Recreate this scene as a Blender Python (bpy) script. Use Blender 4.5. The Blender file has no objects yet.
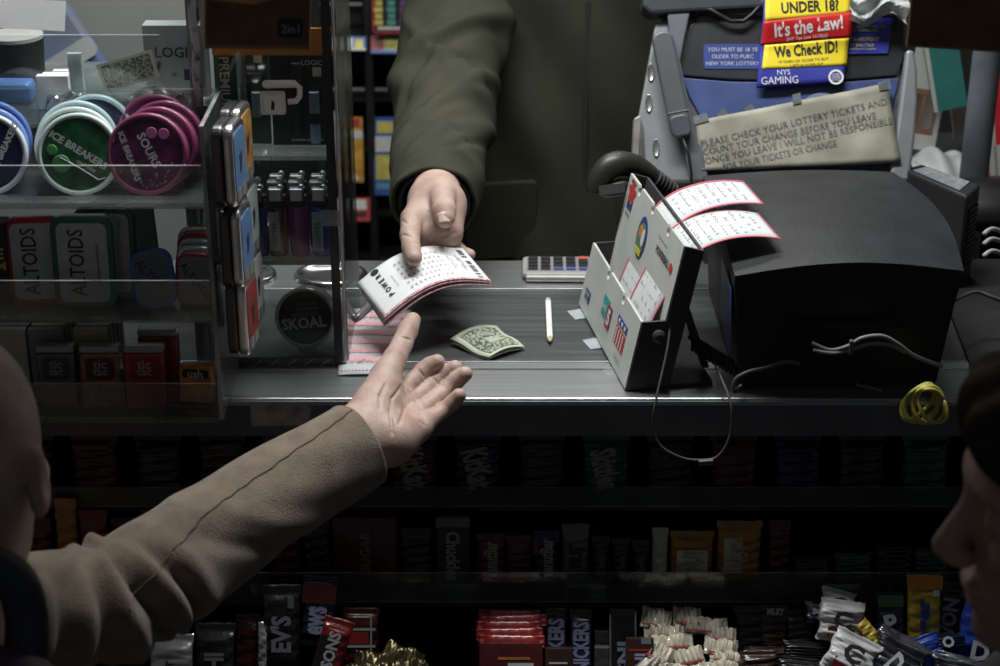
import bpy, math, random
import numpy as np
from mathutils import Vector, Matrix
R = math.radians
scn = bpy.context.scene
col = scn.collection

# ------------------------------------------------------------------ camera, world, light, exposure
FPX = 1800.0
PITCH = R(24.0)
CAM = Vector((0.0, -1.706, 1.786))
cd = bpy.data.cameras.new('camera'); cam = bpy.data.objects.new('camera', cd); col.objects.link(cam)
cam.location = CAM; cam.rotation_euler = (math.pi/2 - PITCH, 0, 0)
cd.sensor_width = 36.0; cd.lens = 36.0*FPX/1000.0
cd.dof.use_dof = True; cd.dof.focus_distance = 1.95; cd.dof.aperture_fstop = 6.0
cd.clip_start = 0.05
scn.camera = cam
w = bpy.data.worlds.new('night_street'); scn.world = w; w.use_nodes = True
bg = w.node_tree.nodes['Background']; bg.inputs[0].default_value = (0.80, 0.90, 1.0, 1); bg.inputs[1].default_value = 0.032
def area(name, loc, sx, sy, power, colr, rot=(0,0,0), spread=180):
    l = bpy.data.lights.new(name, 'AREA'); l.shape = 'RECTANGLE'; l.size = sx; l.size_y = sy
    l.energy = power; l.color = colr; l.spread = R(spread)
    o = bpy.data.objects.new(name, l); col.objects.link(o); o.location = loc; o.rotation_euler = rot
    return o
area('ceiling_tube_light', (-0.02, 0.20, 2.12), 0.82, 0.14, 15.0, (0.98, 1.0, 0.97), (R(-6), 0, 0))
area('booth_tube_light', (0.0, 1.10, 2.30), 1.2, 0.15, 9.0, (0.98, 1.0, 0.96), (R(4), 0, 0))
vs = scn.view_settings
vs.view_transform = 'Standard'; vs.look = 'None'; vs.gamma = 1.0; vs.use_curve_mapping = False
vs.exposure = 0.35

# ------------------------------------------------------------------ photograph rays -> points in the place
FW = Vector((0, math.cos(PITCH), -math.sin(PITCH))); UP = Vector((0, math.sin(PITCH), math.cos(PITCH))); RT = Vector((1, 0, 0))
def ray(px, py): return FW + RT*((px-500)/FPX) + UP*((333-py)/FPX)
def PD(px, py, d): return CAM + ray(px, py)*d
def PY(px, py, Y): r = ray(px, py); return CAM + r*((Y-CAM.y)/r.y)
def PZ(px, py, z): r = ray(px, py); return CAM + r*((z-CAM.z)/r.z)
def dep(p): return (p-CAM).dot(FW)
CT = 0.95          # counter top height
FL = -0.22         # floor height

# ------------------------------------------------------------------ helpers
def I4(): return Matrix.Identity(4)
def T(*a): return Matrix.Translation(Vector(a if len(a) == 3 else a[0]))
def RX(a): return Matrix.Rotation(R(a), 4, 'X')
def RY(a): return Matrix.Rotation(R(a), 4, 'Y')
def RZ(a): return Matrix.Rotation(R(a), 4, 'Z')
def face(pos, yaw=0, lean=0, roll=0):
    """frame whose x is right, y is up, z points out of the face towards the customer side"""
    return T(pos) @ RZ(yaw) @ RX(90-lean) @ RZ(roll)
def frame(o, x, y):
    x = x.normalized(); z = x.cross(y).normalized(); y = z.cross(x)
    m = Matrix((x, y, z)).transposed().to_4x4(); m.translation = o
    return m

class MB:
    def __init__(s): s.v = []; s.f = []; s.m = []
    def add(s, vs_, fs, mi=0, M=None):
        b = len(s.v)
        for p in vs_:
            p = Vector(p); s.v.append(M @ p if M is not None else p)
        for f in fs: s.f.append([b+i for i in f]); s.m.append(mi)
        return s
    def box(s, c, d, mi=0, M=None):
        x, y, z = c; a, b, e = d[0]/2, d[1]/2, d[2]/2
        V = [(x+i*a, y+j*b, z+k*e) for k in (-1, 1) for j in (-1, 1) for i in (-1, 1)]
        return s.add(V, [(0,2,3,1),(4,5,7,6),(0,1,5,4),(2,6,7,3),(0,4,6,2),(1,3,7,5)], mi, M)
    def prism(s, poly, t, mi=0, M=None, z0=0.0, mi_side=None):
        n = len(poly)
        V = [(p[0], p[1], z0) for p in poly]+[(p[0], p[1], z0+t) for p in poly]
        s.add(V, [tuple(reversed(range(n))), tuple(range(n, 2*n))], mi, M)
        b = len(s.v)-2*n
        for i in range(n):
            j = (i+1) % n; s.f.append([b+i, b+j, b+n+j, b+n+i]); s.m.append(mi if mi_side is None else mi_side)
        return s
    def lathe(s, prof, n=32, mi=0, M=None, cap=True, sx=1, sy=1):
        V = []; F = []
        for r, z in prof:
            for i in range(n):
                a = 2*math.pi*i/n; V.append((r*sx*math.cos(a), r*sy*math.sin(a), z))
        for k in range(len(prof)-1):
            for i in range(n):
                j = (i+1) % n; F.append((k*n+i, k*n+j, (k+1)*n+j, (k+1)*n+i))
        if cap:
            F.append(tuple(reversed(range(n)))); F.append(tuple(range((len(prof)-1)*n, len(prof)*n)))
        return s.add(V, F, mi, M)
    def tube(s, path, r, n=10, mi=0, M=None, cap=True, flat=None):
        P = [Vector(p) for p in path]; V = []; F = []
        tan = [(P[min(i+1, len(P)-1)]-P[max(i-1, 0)]).normalized() for i in range(len(P))]
        nrm = tan[0].orthogonal().normalized() if flat is None else (flat-tan[0]*flat.dot(tan[0])).normalized()
        for i, p in enumerate(P):
            nrm = (nrm-tan[i]*nrm.dot(tan[i])).normalized(); bn = tan[i].cross(nrm)
            rr = r[i] if isinstance(r, (list, tuple)) else r
            ra, rb = rr if isinstance(rr, tuple) else (rr, rr)
            for k in range(n):
                a = 2*math.pi*k/n; V.append(p+nrm*(ra*math.cos(a))+bn*(rb*math.sin(a)))
        for i in range(len(P)-1):
            for k in range(n):
                j = (k+1) % n; F.append((i*n+k, i*n+j, (i+1)*n+j, (i+1)*n+k))
        if cap: F.append(tuple(reversed(range(n)))); F.append(tuple(range((len(P)-1)*n, len(P)*n)))
        return s.add(V, F, mi, M)
    def grid(s, fn, nu, nv, mi=0, M=None, wrap=False):
        V = [fn(i/nu, j/nv) for j in range(nv+1) for i in range(nu+1)]
        F = [(j*(nu+1)+i, j*(nu+1)+i+1, (j+1)*(nu+1)+i+1, (j+1)*(nu+1)+i) for j in range(nv) for i in range(nu)]
        return s.add(V, F, mi, M)
    def sheet(s, fn, nu, nv, t=0.0002, mi=0, M=None):
        """a thin bent sheet with real thickness; fn(u,v) -> Vector"""
        n = nu+1; A = [[Vector(fn(i/nu, j/nv)) for i in range(n)] for j in range(nv+1)]
        V = []; N = []
        for j in range(nv+1):
            for i in range(n):
                du = A[j][min(i+1, nu)]-A[j][max(i-1, 0)]; dv = A[min(j+1, nv)][i]-A[max(j-1, 0)][i]
                k = du.cross(dv); k = k.normalized() if k.length > 1e-12 else Vector((0, 0, 1)); N.append(k); V.append(A[j][i])
        off = len(V); V2 = V+[p-k*t for p, k in zip(V, N)]
        F = []
        for j in range(nv):
            for i in range(nu):
                q = (j*n+i, j*n+i+1, (j+1)*n+i+1, (j+1)*n+i); F.append(q); F.append(tuple(off+x for x in reversed(q)))
        for i in range(nu):
            F.append((i, off+i, off+i+1, i+1)); b = nv*n; F.append((b+i, b+i+1, off+b+i+1, off+b+i))
        for j in range(nv):
            F.append((j*n, (j+1)*n, off+(j+1)*n, off+j*n)); F.append((j*n+nu, off+j*n+nu, off+(j+1)*n+nu, (j+1)*n+nu))
        return s.add(V2, F, mi, M)

WM = {}
def _mesh(name, mb, mats, smooth, M):
    me = bpy.data.meshes.new(name); inv = M.inverted() if M is not None else None
    me.from_pydata([tuple((inv @ p) if inv is not None else p) for p in mb.v], [], mb.f)
    for m in (mats if isinstance(mats, (list, tuple)) else [mats]): me.materials.append(m)
    me.polygons.foreach_set('material_index', mb.m)
    me.polygons.foreach_set('use_smooth', [bool(smooth)]*len(me.polygons)); me.update()
    return me
def tag(o, label=None, cat=None, group=None, kind=None):
    if label: o['label'] = label
    if cat: o['category'] = cat
    if group: o['group'] = group
    if kind: o['kind'] = kind
    return o
def thing(name, label, cat, M=None, group=None, kind=None):
    o = bpy.data.objects.new(name, None); col.objects.link(o); o.empty_display_size = 0.02
    if M is None: M = I4()
    if isinstance(M, Vector): M = T(M)
    o.matrix_world = M; WM[o.name] = M.copy()
    return tag(o, label, cat, group, kind)
def part(name, mb, mats, parent=None, smooth=False, bevel=0, local=False, M=None, label=None, seg=2, weld=False):
    """verts in world coordinates unless local (then in the parent's frame)"""
    W = WM[parent.name] if parent is not None else M
    me = _mesh(name, mb, mats, smooth, None if local else W)
    o = bpy.data.objects.new(name, me); col.objects.link(o)
    if parent is not None: o.parent = parent; WM[o.name] = W.copy()
    elif M is not None: o.matrix_world = M; WM[o.name] = M.copy()
    else: WM[o.name] = I4()
    if bevel:
        b = o.modifiers.new('bevel', 'BEVEL'); b.width = bevel; b.segments = seg; b.limit_method = 'ANGLE'; b.angle_limit = R(35)
    if label: o['label'] = label
    return o
def copy_tree(o, parent=None):
    c = o.copy(); col.objects.link(c)
    if parent is not None: c.parent = parent
    for ch in [x for x in bpy.data.objects if x.parent == o]: copy_tree(ch, c)
    return c

# ------------------------------------------------------------------ materials
MC = {}
def mat(name, c, rough=0.5, metal=0.0, var=0.10, scale=30, bump=0.0, bscale=None, coat=0.0, sss=0.0, spec=0.5, aniso=None, sheen=0.0, c2=None, det=4, thr=None):
    if name in MC: return MC[name]
    m = bpy.data.materials.new(name); m.use_nodes = True; nt = m.node_tree; N = nt.nodes; L = nt.links
    b = N['Principled BSDF']; b.inputs['Roughness'].default_value = rough; b.inputs['Metallic'].default_value = metal
    b.inputs['Coat Weight'].default_value = coat; b.inputs['Specular IOR Level'].default_value = spec
    b.inputs['Sheen Weight'].default_value = sheen
    if sss:
        b.inputs['Subsurface Weight'].default_value = sss; b.inputs['Subsurface Radius'].default_value = (1, .35, .2); b.inputs['Subsurface Scale'].default_value = 0.006
    tc = N.new('ShaderNodeTexCoord'); mp = N.new('ShaderNodeMapping'); L.new(tc.outputs['Object'], mp.inputs[0])
    if aniso: mp.inputs['Scale'].default_value = aniso
    nz = N.new('ShaderNodeTexNoise'); nz.inputs['Scale'].default_value = scale; nz.inputs['Detail'].default_value = det; L.new(mp.outputs[0], nz.inputs['Vector'])
    cr = N.new('ShaderNodeValToRGB'); L.new(nz.outputs['Fac'], cr.inputs[0])
    a = [max(0, x*(1-var)) for x in c]; z = [min(1, x*(1+var)) for x in c] if c2 is None else c2
    lo, hi = thr if thr else (0.3, 0.7)
    cr.color_ramp.elements[0].position = lo; cr.color_ramp.elements[1].position = hi
    cr.color_ramp.elements[0].color = (*a, 1); cr.color_ramp.elements[1].color = (*z, 1)
    L.new(cr.outputs[0], b.inputs['Base Color'])
    if bump:
        n2 = N.new('ShaderNodeTexNoise'); n2.inputs['Scale'].default_value = bscale or scale; n2.inputs['Detail'].default_value = 5
        L.new(mp.outputs[0], n2.inputs['Vector'])
        bp = N.new('ShaderNodeBump'); bp.inputs['Strength'].default_value = bump; bp.inputs['Distance'].default_value = 0.002
        L.new(n2.outputs['Fac'], bp.inputs['Height']); L.new(bp.outputs[0], b.inputs['Normal'])
    MC[name] = m
    return m
def clear(name, tint=(.93, .95, .95), refl=1.0, rough=0.05, haze=0.0, hcol=(.7, .75, .75)):
    if name in MC: return MC[name]
    m = bpy.data.materials.new(name); m.use_nodes = True; nt = m.node_tree; N = nt.nodes; L = nt.links
    N.remove(N['Principled BSDF']); out = N['Material Output']
    tr = N.new('ShaderNodeBsdfTransparent'); tr.inputs[0].default_value = (*tint, 1)
    gl = N.new('ShaderNodeBsdfGlossy'); gl.inputs['Roughness'].default_value = rough
    fr = N.new('ShaderNodeFresnel'); fr.inputs[0].default_value = 1.45
    mx = N.new('ShaderNodeMixShader'); L.new(fr.outputs[0], mx.inputs[0]); L.new(tr.outputs[0], mx.inputs[1]); L.new(gl.outputs[0], mx.inputs[2])
    last = mx
    if haze:
        df = N.new('ShaderNodeBsdfDiffuse'); df.inputs[0].default_value = (*hcol, 1)
        tc = N.new('ShaderNodeTexCoord'); nz = N.new('ShaderNodeTexNoise'); nz.inputs['Scale'].default_value = 25; L.new(tc.outputs['Object'], nz.inputs['Vector'])
        ml = N.new('ShaderNodeMath'); ml.operation = 'MULTIPLY'; ml.inputs[1].default_value = haze*2; L.new(nz.outputs['Fac'], ml.inputs[0])
        m2 = N.new('ShaderNodeMixShader'); L.new(ml.outputs[0], m2.inputs[0]); L.new(mx.outputs[0], m2.inputs[1]); L.new(df.outputs[0], m2.inputs[2]); last = m2
    L.new(last.outputs[0], out.inputs[0])
    MC[name] = m
    return m

# ------------------------------------------------------------------ lettering
TC = {}
def glyphs(s, bold=0.0):
    k = (s, bold)
    if k in TC: return TC[k]
    cu = bpy.data.curves.new('txt', 'FONT'); cu.body = s; cu.size = 1.0; cu.resolution_u = 2; cu.offset = bold; cu.align_x = 'LEFT'
    ob = bpy.data.objects.new('txt', cu); col.objects.link(ob)
    dg = bpy.context.evaluated_depsgraph_get(); dg.update()
    me = bpy.data.meshes.new_from_object(ob.evaluated_get(dg))
    V = [(v.co.x, v.co.y) for v in me.vertices]; F = [tuple(p.vertices) for p in me.polygons]
    # text faces must look towards +z
    G = []
    for f in F:
        a = 0
        for i in range(len(f)):
            x0, y0 = V[f[i]]; x1, y1 = V[f[(i+1) % len(f)]]; a += x0*y1-x1*y0
        G.append(f if a > 0 else tuple(reversed(f)))
    bpy.data.objects.remove(ob); bpy.data.curves.remove(cu); bpy.data.meshes.remove(me)
    if not V: V = [(0, 0)]
    xs = [v[0] for v in V]; ys = [v[1] for v in V]
    TC[k] = (V, G, min(xs), max(xs), min(ys), max(ys))
    return TC[k]
def text(mb, s, fn, cx, cy, width=None, height=None, rot=0, mi=0, bold=0.0, align='c'):
    """flat lettering of the given size centred at (cx,cy) in a 2-D label space; fn(x,y)->3-D point on the surface"""
    V, F, x0, x1, y0, y1 = glyphs(s, bold)
    W = x1-x0; H = y1-y0
    if width and height: sx = width/W; sy = height/H
    elif width: sx = sy = width/W
    else: sx = sy = height/H
    c, s_ = math.cos(R(rot)), math.sin(R(rot)); P = []
    for x, y in V:
        if align == 'l': a = (x-x0)*sx
        else: a = (x-(x0+x1)/2)*sx
        b = (y-(y0+y1)/2)*sy
        P.append(fn(cx+a*c-b*s_, cy+a*s_+b*c))
    mb.add(P, F, mi)
def flatfn(M=None, z=0.0004):
    if M is None: return lambda x, y: Vector((x, y, z))
    return lambda x, y: M @ Vector((x, y, z))
def rect(mb, fn, x0, y0, x1, y1, mi=0, n=1):
    for k in range(n):
        a = x0+(x1-x0)*k/n; b = x0+(x1-x0)*(k+1)/n
        mb.add([fn(a, y0), fn(b, y0), fn(b, y1), fn(a, y1)], [(0, 1, 2, 3)], mi)
def rrect(w_, h_, r, n=5, cx=0, cy=0):
    P = []
    for (sx, sy, a0) in ((1, 1, 0), (-1, 1, 90), (-1, -1, 180), (1, -1, 270)):
        for k in range(n+1):
            a = R(a0+90*k/n); P.append((cx+sx*(w_/2-r)+r*math.cos(a), cy+sy*(h_/2-r)+r*math.sin(a)))
    return P

# ------------------------------------------------------------------ sculpting with distance fields
class Field:
    def __init__(s, lo, hi, h):
        s.lo = np.array(lo, dtype=np.float32); s.h = h
        n = [int(math.ceil((b-a)/h))+1 for a, b in zip(lo, hi)]
        ax = [s.lo[i]+h*np.arange(n[i], dtype=np.float32) for i in range(3)]
        s.X, s.Y, s.Z = np.meshgrid(*ax, indexing='ij')
    def cone(s, a, b, ra, rb):
        a = np.array(a, np.float32); b = np.array(b, np.float32); d = b-a; L2 = float(d.dot(d))+1e-12
        t = ((s.X-a[0])*d[0]+(s.Y-a[1])*d[1]+(s.Z-a[2])*d[2])/L2; np.clip(t, 0, 1, out=t)
        return np.sqrt((s.X-a[0]-t*d[0])**2+(s.Y-a[1]-t*d[1])**2+(s.Z-a[2]-t*d[2])**2)-(ra+(rb-ra)*t)
    def ell(s, c, r, M=None):
        x, y, z = s.X-c[0], s.Y-c[1], s.Z-c[2]
        if M is not None:
            m = np.array(M.to_3x3().transposed()); x, y, z = (m[0][0]*x+m[0][1]*y+m[0][2]*z, m[1][0]*x+m[1][1]*y+m[1][2]*z, m[2][0]*x+m[2][1]*y+m[2][2]*z)
        k0 = np.sqrt((x/r[0])**2+(y/r[1])**2+(z/r[2])**2); k1 = np.sqrt((x/r[0]**2)**2+(y/r[1]**2)**2+(z/r[2]**2)**2)+1e-9
        return k0*(k0-1)/k1
def smin(a, b, k): h = np.maximum(k-np.abs(a-b), 0)/k; return np.minimum(a, b)-h*h*k*0.25
def smax(a, b, k): return -smin(-a, -b, k)
def nets(F, D):
    """surface nets: quads around every sign change"""
    ins = D < 0; nx, ny, nz = D.shape
    S = np.zeros((nx-1, ny-1, nz-1, 3), np.float32); C = np.zeros((nx-1, ny-1, nz-1), np.float32)
    def corner(A, dx, dy, dz): return A[dx:nx-1+dx, dy:ny-1+dy, dz:nz-1+dz]
    cs = [(i, j, k) for i in (0, 1) for j in (0, 1) for k in (0, 1)]
    for a in cs:
        for ax in range(3):
            if a[ax] == 1: continue
            b = list(a); b[ax] = 1
            da, db = corner(D, *a), corner(D, *b); cr = (da < 0) != (db < 0)
            t = np.where(cr, da/np.where(cr, da-db, 1), 0)
            for q in range(3): S[..., q] += np.where(cr, a[q]+(t if q == ax else 0), 0)
            C += cr
    act = C > 0; idx = -np.ones(act.shape, np.int64); ii = np.argwhere(act); idx[act] = np.arange(len(ii))
    V = (ii+S[act]/C[act][:, None])*F.h+F.lo
    Q = []
    for ax in range(3):
        sl0 = [slice(None)]*3; sl1 = [slice(None)]*3; sl0[ax] = slice(0, -1); sl1[ax] = slice(1, None)
        A = ins[tuple(sl0)]; B = ins[tuple(sl1)]; e = np.argwhere(A != B)
        u, v = (ax+1) % 3, (ax+2) % 3
        ok = (e[:, u] > 0) & (e[:, v] > 0) & (e[:, u] < D.shape[u]-1) & (e[:, v] < D.shape[v]-1); e = e[ok]
        def cell(du, dv): c = e.copy(); c[:, u] += du; c[:, v] += dv; return idx[c[:, 0], c[:, 1], c[:, 2]]
        q = np.stack([cell(-1, -1), cell(0, -1), cell(0, 0), cell(-1, 0)], 1)
        fl = ~A[tuple(e.T)]; q[fl] = q[fl][:, ::-1]; Q.append(q)
    Q = np.concatenate(Q); return V, Q
def relax(V, Q, it=2, k=0.5):
    for _ in range(it):
        S = np.zeros_like(V); C = np.zeros(len(V))
        for a, b in ((0, 1), (1, 2), (2, 3), (3, 0)):
            np.add.at(S, Q[:, a], V[Q[:, b]]); np.add.at(C, Q[:, a], 1); np.add.at(S, Q[:, b], V[Q[:, a]]); np.add.at(C, Q[:, b], 1)
        V = V+(S/C[:, None]-V)*k
    return V
def sculpt(F, D, it=2):
    V, Q = nets(F, D); return relax(V, Q, it), Q
# ------------------------------------------------------------------ materials in use
M_steel = mat('brushed_steel', (.47, .48, .49), .34, .9, .12, 6, .05, 60, aniso=(1, 40, 40))
M_steel_dk = mat('worn_dark_worktop', (.085, .087, .092), .38, .35, .35, 5, .12, 50, aniso=(1, 30, 30))
M_strip = mat('polished_strip', (.8, .81, .82), .25, 1, .05)
M_fascia = mat('dark_fascia_metal', (.15, .152, .16), .45, .5, .3, 8, .05, 40)
M_black = mat('black_plastic', (.012, .012, .014), .45, 0, .3, 40)
M_blackm = mat('matt_black', (.008, .008, .009), .8, 0, .4, 20)
M_clear = clear('clear_acrylic')
M_haze = clear('scuffed_acrylic', (.90, .92, .92), haze=.05)
M_edge = clear('acrylic_lit_edge', (.8, .84, .84), rough=.2, haze=.28, hcol=(.85, .88, .88))  # whitish diffuse mixed in for the light that polished edges catch
M_white = mat('white_card', (.88, .89, .90), .6, 0, .05)
M_paper = mat('white_paper', (.82, .83, .84), .75, 0, .03)
M_ink = mat('black_ink', (.02, .02, .025), .7, 0, .2)
M_silver = mat('tin_silver', (.62, .62, .63), .3, 1, .15, 30)
M_grey = mat('grey_plastic', (.22, .235, .25), .45, 0, .08, 30)
M_floor = mat('floor_lino', (.10, .10, .10), .6, 0, .3, 3)
M_pave = mat('pavement', (.12, .12, .12), .9, 0, .3, 6, .3, 40)

# ------------------------------------------------------------------ the setting
def struct(name, mb, m, **k): o = part(name, mb, m, **k); o['kind'] = 'structure'; return o
struct('floor', MB().box((0, .4, FL-.05), (4.4, 5.0, .1)), M_floor)
struct('wall_back', MB().box((0, 2.05, 1.1), (3.6, .08, 2.8)), mat('dark_wall', (.03, .03, .032), .8))
struct('wall_left', MB().box((-1.62, 1.05, 1.1), (.08, 2.0, 2.8)), mat('booth_side_wall', (.16, .165, .16), .8, 0, .1, 4))
struct('wall_right', MB().box((1.62, 1.05, 1.1), (.08, 2.0, 2.8)), mat('booth_side_wall', (.16, .165, .16)))
struct('wall_partition', MB().box((-.98, 1.0, .9), (1.1, .04, 2.4)), mat('partition_panel', (.34, .345, .335), .8, 0, .12, 3))
struct('ceiling', MB().box((0, .95, 2.53), (3.4, 2.2, .06)), mat('ceiling_panel', (.3, .3, .3), .8))
struct('wall_shading_header', MB().box((0, -.13, 2.055), (3.4, .05, .91)), mat('shading_header_board', (.05, .045, .04), .7))  # unseen window header, lower edge set to keep lamp light off the customers

# ------------------------------------------------------------------ counter
ctr = thing('service_counter', 'long brushed metal service counter with a dark worn worktop and front lip', 'counter', Vector((0, .2, FL)))
part('worktop', MB().box((0, .195, CT-.016), (3.0, .21, .032)), M_steel_dk, ctr)
part('front_lip', MB().box((0, .044, CT-.015), (3.0, .092, .0335)), M_steel, ctr, bevel=.002)
part('rear_trim', MB().box((0, .346, CT-.015), (3.0, .092, .033)), M_steel, ctr, bevel=.001)
for y in (.070, .0905):
    part('metal_strip', MB().box((0, y, CT+.0022), (3.0, .0016, .0012)), M_strip, ctr)
part('front_fascia', MB().box((0, .0025, CT-.0245), (3.0, .012, .035)), M_fascia, ctr, bevel=.001)
part('lip_edge', MB().box((0, -.0030, CT-.0028), (3.0, .0022, .004)), mat('lip_edge_metal', (.55, .56, .57), .3, .9), ctr)
part('counter_base', MB().box((0, .32, (CT-.04+FL)/2), (3.0, .10, CT-.04-FL)), M_fascia, ctr)
# worn label on the fascia
wl = MB(); a = PY(250, 406, -.006); b = PY(312, 427, -.006)
wl.prism([(a.x, b.z), (b.x-.004, b.z+.001), (b.x, a.z-.004), (b.x-.006, a.z), (a.x, a.z)], .0012, 0, T(0, -.003, 0) @ RX(90))
part('worn_label', wl, mat('worn_tape', (.34, .34, .34), .8, 0, .5, 60, .4, 90), ctr)
def dish(px, py):
    c = PZ(px, py, CT+.0016)
    m = MB().lathe([(.0, .0005), (.02, .0006), (.032, .002), (.037, .005), (.040, .0066), (.043, .0066), (.045, .004), (.046, 0)], 40, 0, T(c), sx=1, sy=.8, cap=False)
    return part('coin_dish', m, mat('dish_steel', (.5, .5, .51), .22, 1, .1), ctr, smooth=True)
dish(331, 277); dish(240, 277)

# ------------------------------------------------------------------ acrylic display rack (left, in front)
XR = -.2862; XL = -.66; YF = -.049
def ZY(py, Y): return PY(500, py, Y).z
sh = [ZY(204, YF), ZY(318, YF), ZY(419, YF)]; lips = [ZY(165, YF), ZY(280, YF), ZY(383, YF)]
sh[2] = CT+.0025
ztop = ZY(126, YF)
rk = thing('acrylic_display_rack', 'clear acrylic three tier rack of mints and candy on the left end of the counter', 'display rack', Vector((-.47, .0, CT)))
def apanel(name, c, d, root, m=None, edges=True):
    """an acrylic sheet whose broad faces are clear and whose narrow faces are polished edges whitened to look lit"""
    mb = MB(); mb.box(c, d); k = min(range(3), key=lambda i: d[i]); order = {2: (0, 1), 1: (2, 3), 0: (4, 5)}[k]
    mb.m = [0 if i in order else 1 for i in range(6)]
    return part(name, mb, [m or M_clear, M_edge], root)
SD = .118
for z, n in ((sh[0], 'shelf'), (sh[1], 'shelf'), (sh[2], 'shelf')):
    apanel(n, (.5*(XL+XR), YF+SD/2+.001, z-.0015), (XR-XL-.006, SD, .004), rk, M_haze)
for z, s in zip(lips, sh):
    apanel('shelf_lip', (.5*(XL+XR), YF-.001, (z+s-.004)/2), (XR-XL-.006, .003, z-s+.004), rk, M_haze)
    apanel('side_panel', (XR, YF+SD/2, (s+ (z if s != sh[2] else z))/2), (.004, .0, .0), rk) if False else None
apanel('side_panel', (XR, YF+SD/2, (CT+ztop)/2+.001), (.004, SD+.004, ztop-CT-.001), rk, M_haze)
apanel('side_panel', (XL, YF+SD/2, (CT+ztop)/2+.001), (.004, SD+.004, ztop-CT-.001), rk)
apanel('back_panel', (.5*(XL+XR), YF+SD+.004, (CT+ztop)/2+.003), (XR-XL-.006, .003, ztop-CT-.004), rk, M_haze)
# upper deck behind with its guard sheet
DK = 1.228
XD = -.321
apanel('deck', (.5*(XL+XD), .20, DK-.003), (XD-XL-.004, .24, .004), rk, M_haze)
for x in (XL+.01, XD-.012):
    apanel('deck_leg', (x, .20, (DK+CT)/2-.002), (.004, .20, DK-CT-.008), rk)
apanel('guard_sheet', (.5*(XL-.335), .079, (DK+PY(500, 33, .08).z)/2), (-.335-XL-.02, .003, PY(500, 33, .08).z-DK-.003), rk)

def mint_disc(c, r, rim, face_m, yaw, lean, name, label, group, logo=None, lc=None, roll=0, extra=None):
    M = face(c, yaw, lean, roll)
    t = thing(name, label, 'mint tin', M, group)
    d = .0185
    part('tin_body', MB().lathe([(r*.90, -d), (r*.97, -d+.002), (r*.97, -.009), (r*.955, -.0082), (r, -.0075), (r, -.002), (r*.975, 0), (r*.90, .0003), (r*.87, -.0012)], 48), rim, t, smooth=True, local=True)
    ll = part('lid_label', MB().lathe([(r*.87, -.0022), (r*.868, -.0006), (r*.86, -.0004)], 48), face_m, t, local=True)
    if extra: extra(t, r)
    if logo:
        mb = MB()
        for s, cx, cy, w_, rot in logo: text(mb, s, flatfn(z=.0002), cx*r, cy*r, width=w_*r, rot=rot, bold=.03)
        part('lettering', mb, lc, ll, local=True)
    return t
c_white = mat('milky_rim', (.62, .72, .70), .3, 0, .05, coat=.4)
c_pale = mat('pale_blue_rim', (.50, .68, .74), .3, 0, .05, coat=.4)
c_blue = mat('blue_rim', (.16, .27, .62), .3, 0, .1, coat=.4)
c_white2 = mat('frosted_white_rim', (.62, .66, .75), .3, 0, .05, coat=.4)
c_mag = mat('magenta_rim', (.24, .055, .13), .3, 0, .12, coat=.4)
f_green = mat('green_mint_label', (.012, .05, .03), .35, 0, .5, 60, c2=(.03, .16, .07), coat=.3)
f_blue = mat('navy_mint_label', (.01, .014, .06), .35, 0, .4, 60, coat=.3)
f_mag = mat('plum_mint_label', (.05, .012, .045), .35, 0, .6, 70, c2=(.16, .03, .11), coat=.3)
l_w = mat('label_white', (.54, .56, .58), .5, 0, .05); l_y = mat('label_lime', (.55, .6, .05), .5); l_pk = mat('label_pink', (.45, .12, .3), .5)
def pd(px, py, Y): return PY(px, py, Y)
RR = .0408
def logo_ice(rot): 
    c, s = math.cos(R(rot)), math.sin(R(rot)); f = lambda x, y: (x*c-y*s, x*s+y*c)
    a = f(-.36, .24); b = f(.14, .12)
    return [('ICE BREAKERS', b[0]-.12*1, b[1]+.0, 1.42, rot)]
def green_extra(t, r):
    m = MB(); m.lathe([(r*.22, 0), (r*.2, .0006)], 24, 0, T(-r*.42, -r*.22, -.0003)); m.lathe([(r*.13, 0), (r*.11, .0006)], 20, 0, T(-r*.62, r*.12, -.0003))
    part('mint_picture', m, mat('mint_leaf', (.06, .25, .08), .5), t, local=True)
    m = MB(); m.tube([(-r*.45, -.05*r, .0), (r*.1, -r*.38, .0), (r*.45, -r*.62, .0), (r*.62, -r*.58, 0)], .0006, 6); part('swoosh', m, l_w, t, local=True)
def mag_extra(t, r):
    m = MB(); m.lathe([(r*.14, 0), (r*.12, .0006)], 20, 0, T(r*.12, r*.52, -.0003)); m.lathe([(r*.14, 0), (r*.12, .0006)], 20, 0, T(r*.42, r*.50, -.0003))
    part('candy_picture', m, l_pk, t, local=True)
    m = MB(); rng = random.Random(3)
    for k in range(26):
        a = rng.uniform(-2.6, -.3); q = rng.uniform(.5, .82)*r; m.box((q*math.cos(a), q*math.sin(a), 0), (.001, .001, .0006))
    part('sparkle', m, l_w, t, local=True)
zc = sh[0]+RR*.97
def disc_row(cx, pyc, lst, gname):
    for i, (dx, dY, dz, rim, fc, kw) in enumerate(lst):
        p = pd(cx, pyc, YF+.034); p = Vector((p.x+dx, YF+.034+dY, zc+dz))
        mint_disc(p, RR, rim, fc, kw.get('yaw', 0), kw.get('lean', 16), 'mint_tin', kw['label'], gname, kw.get('logo'), kw.get('lc'), kw.get('roll', 0), kw.get('extra'))
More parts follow.
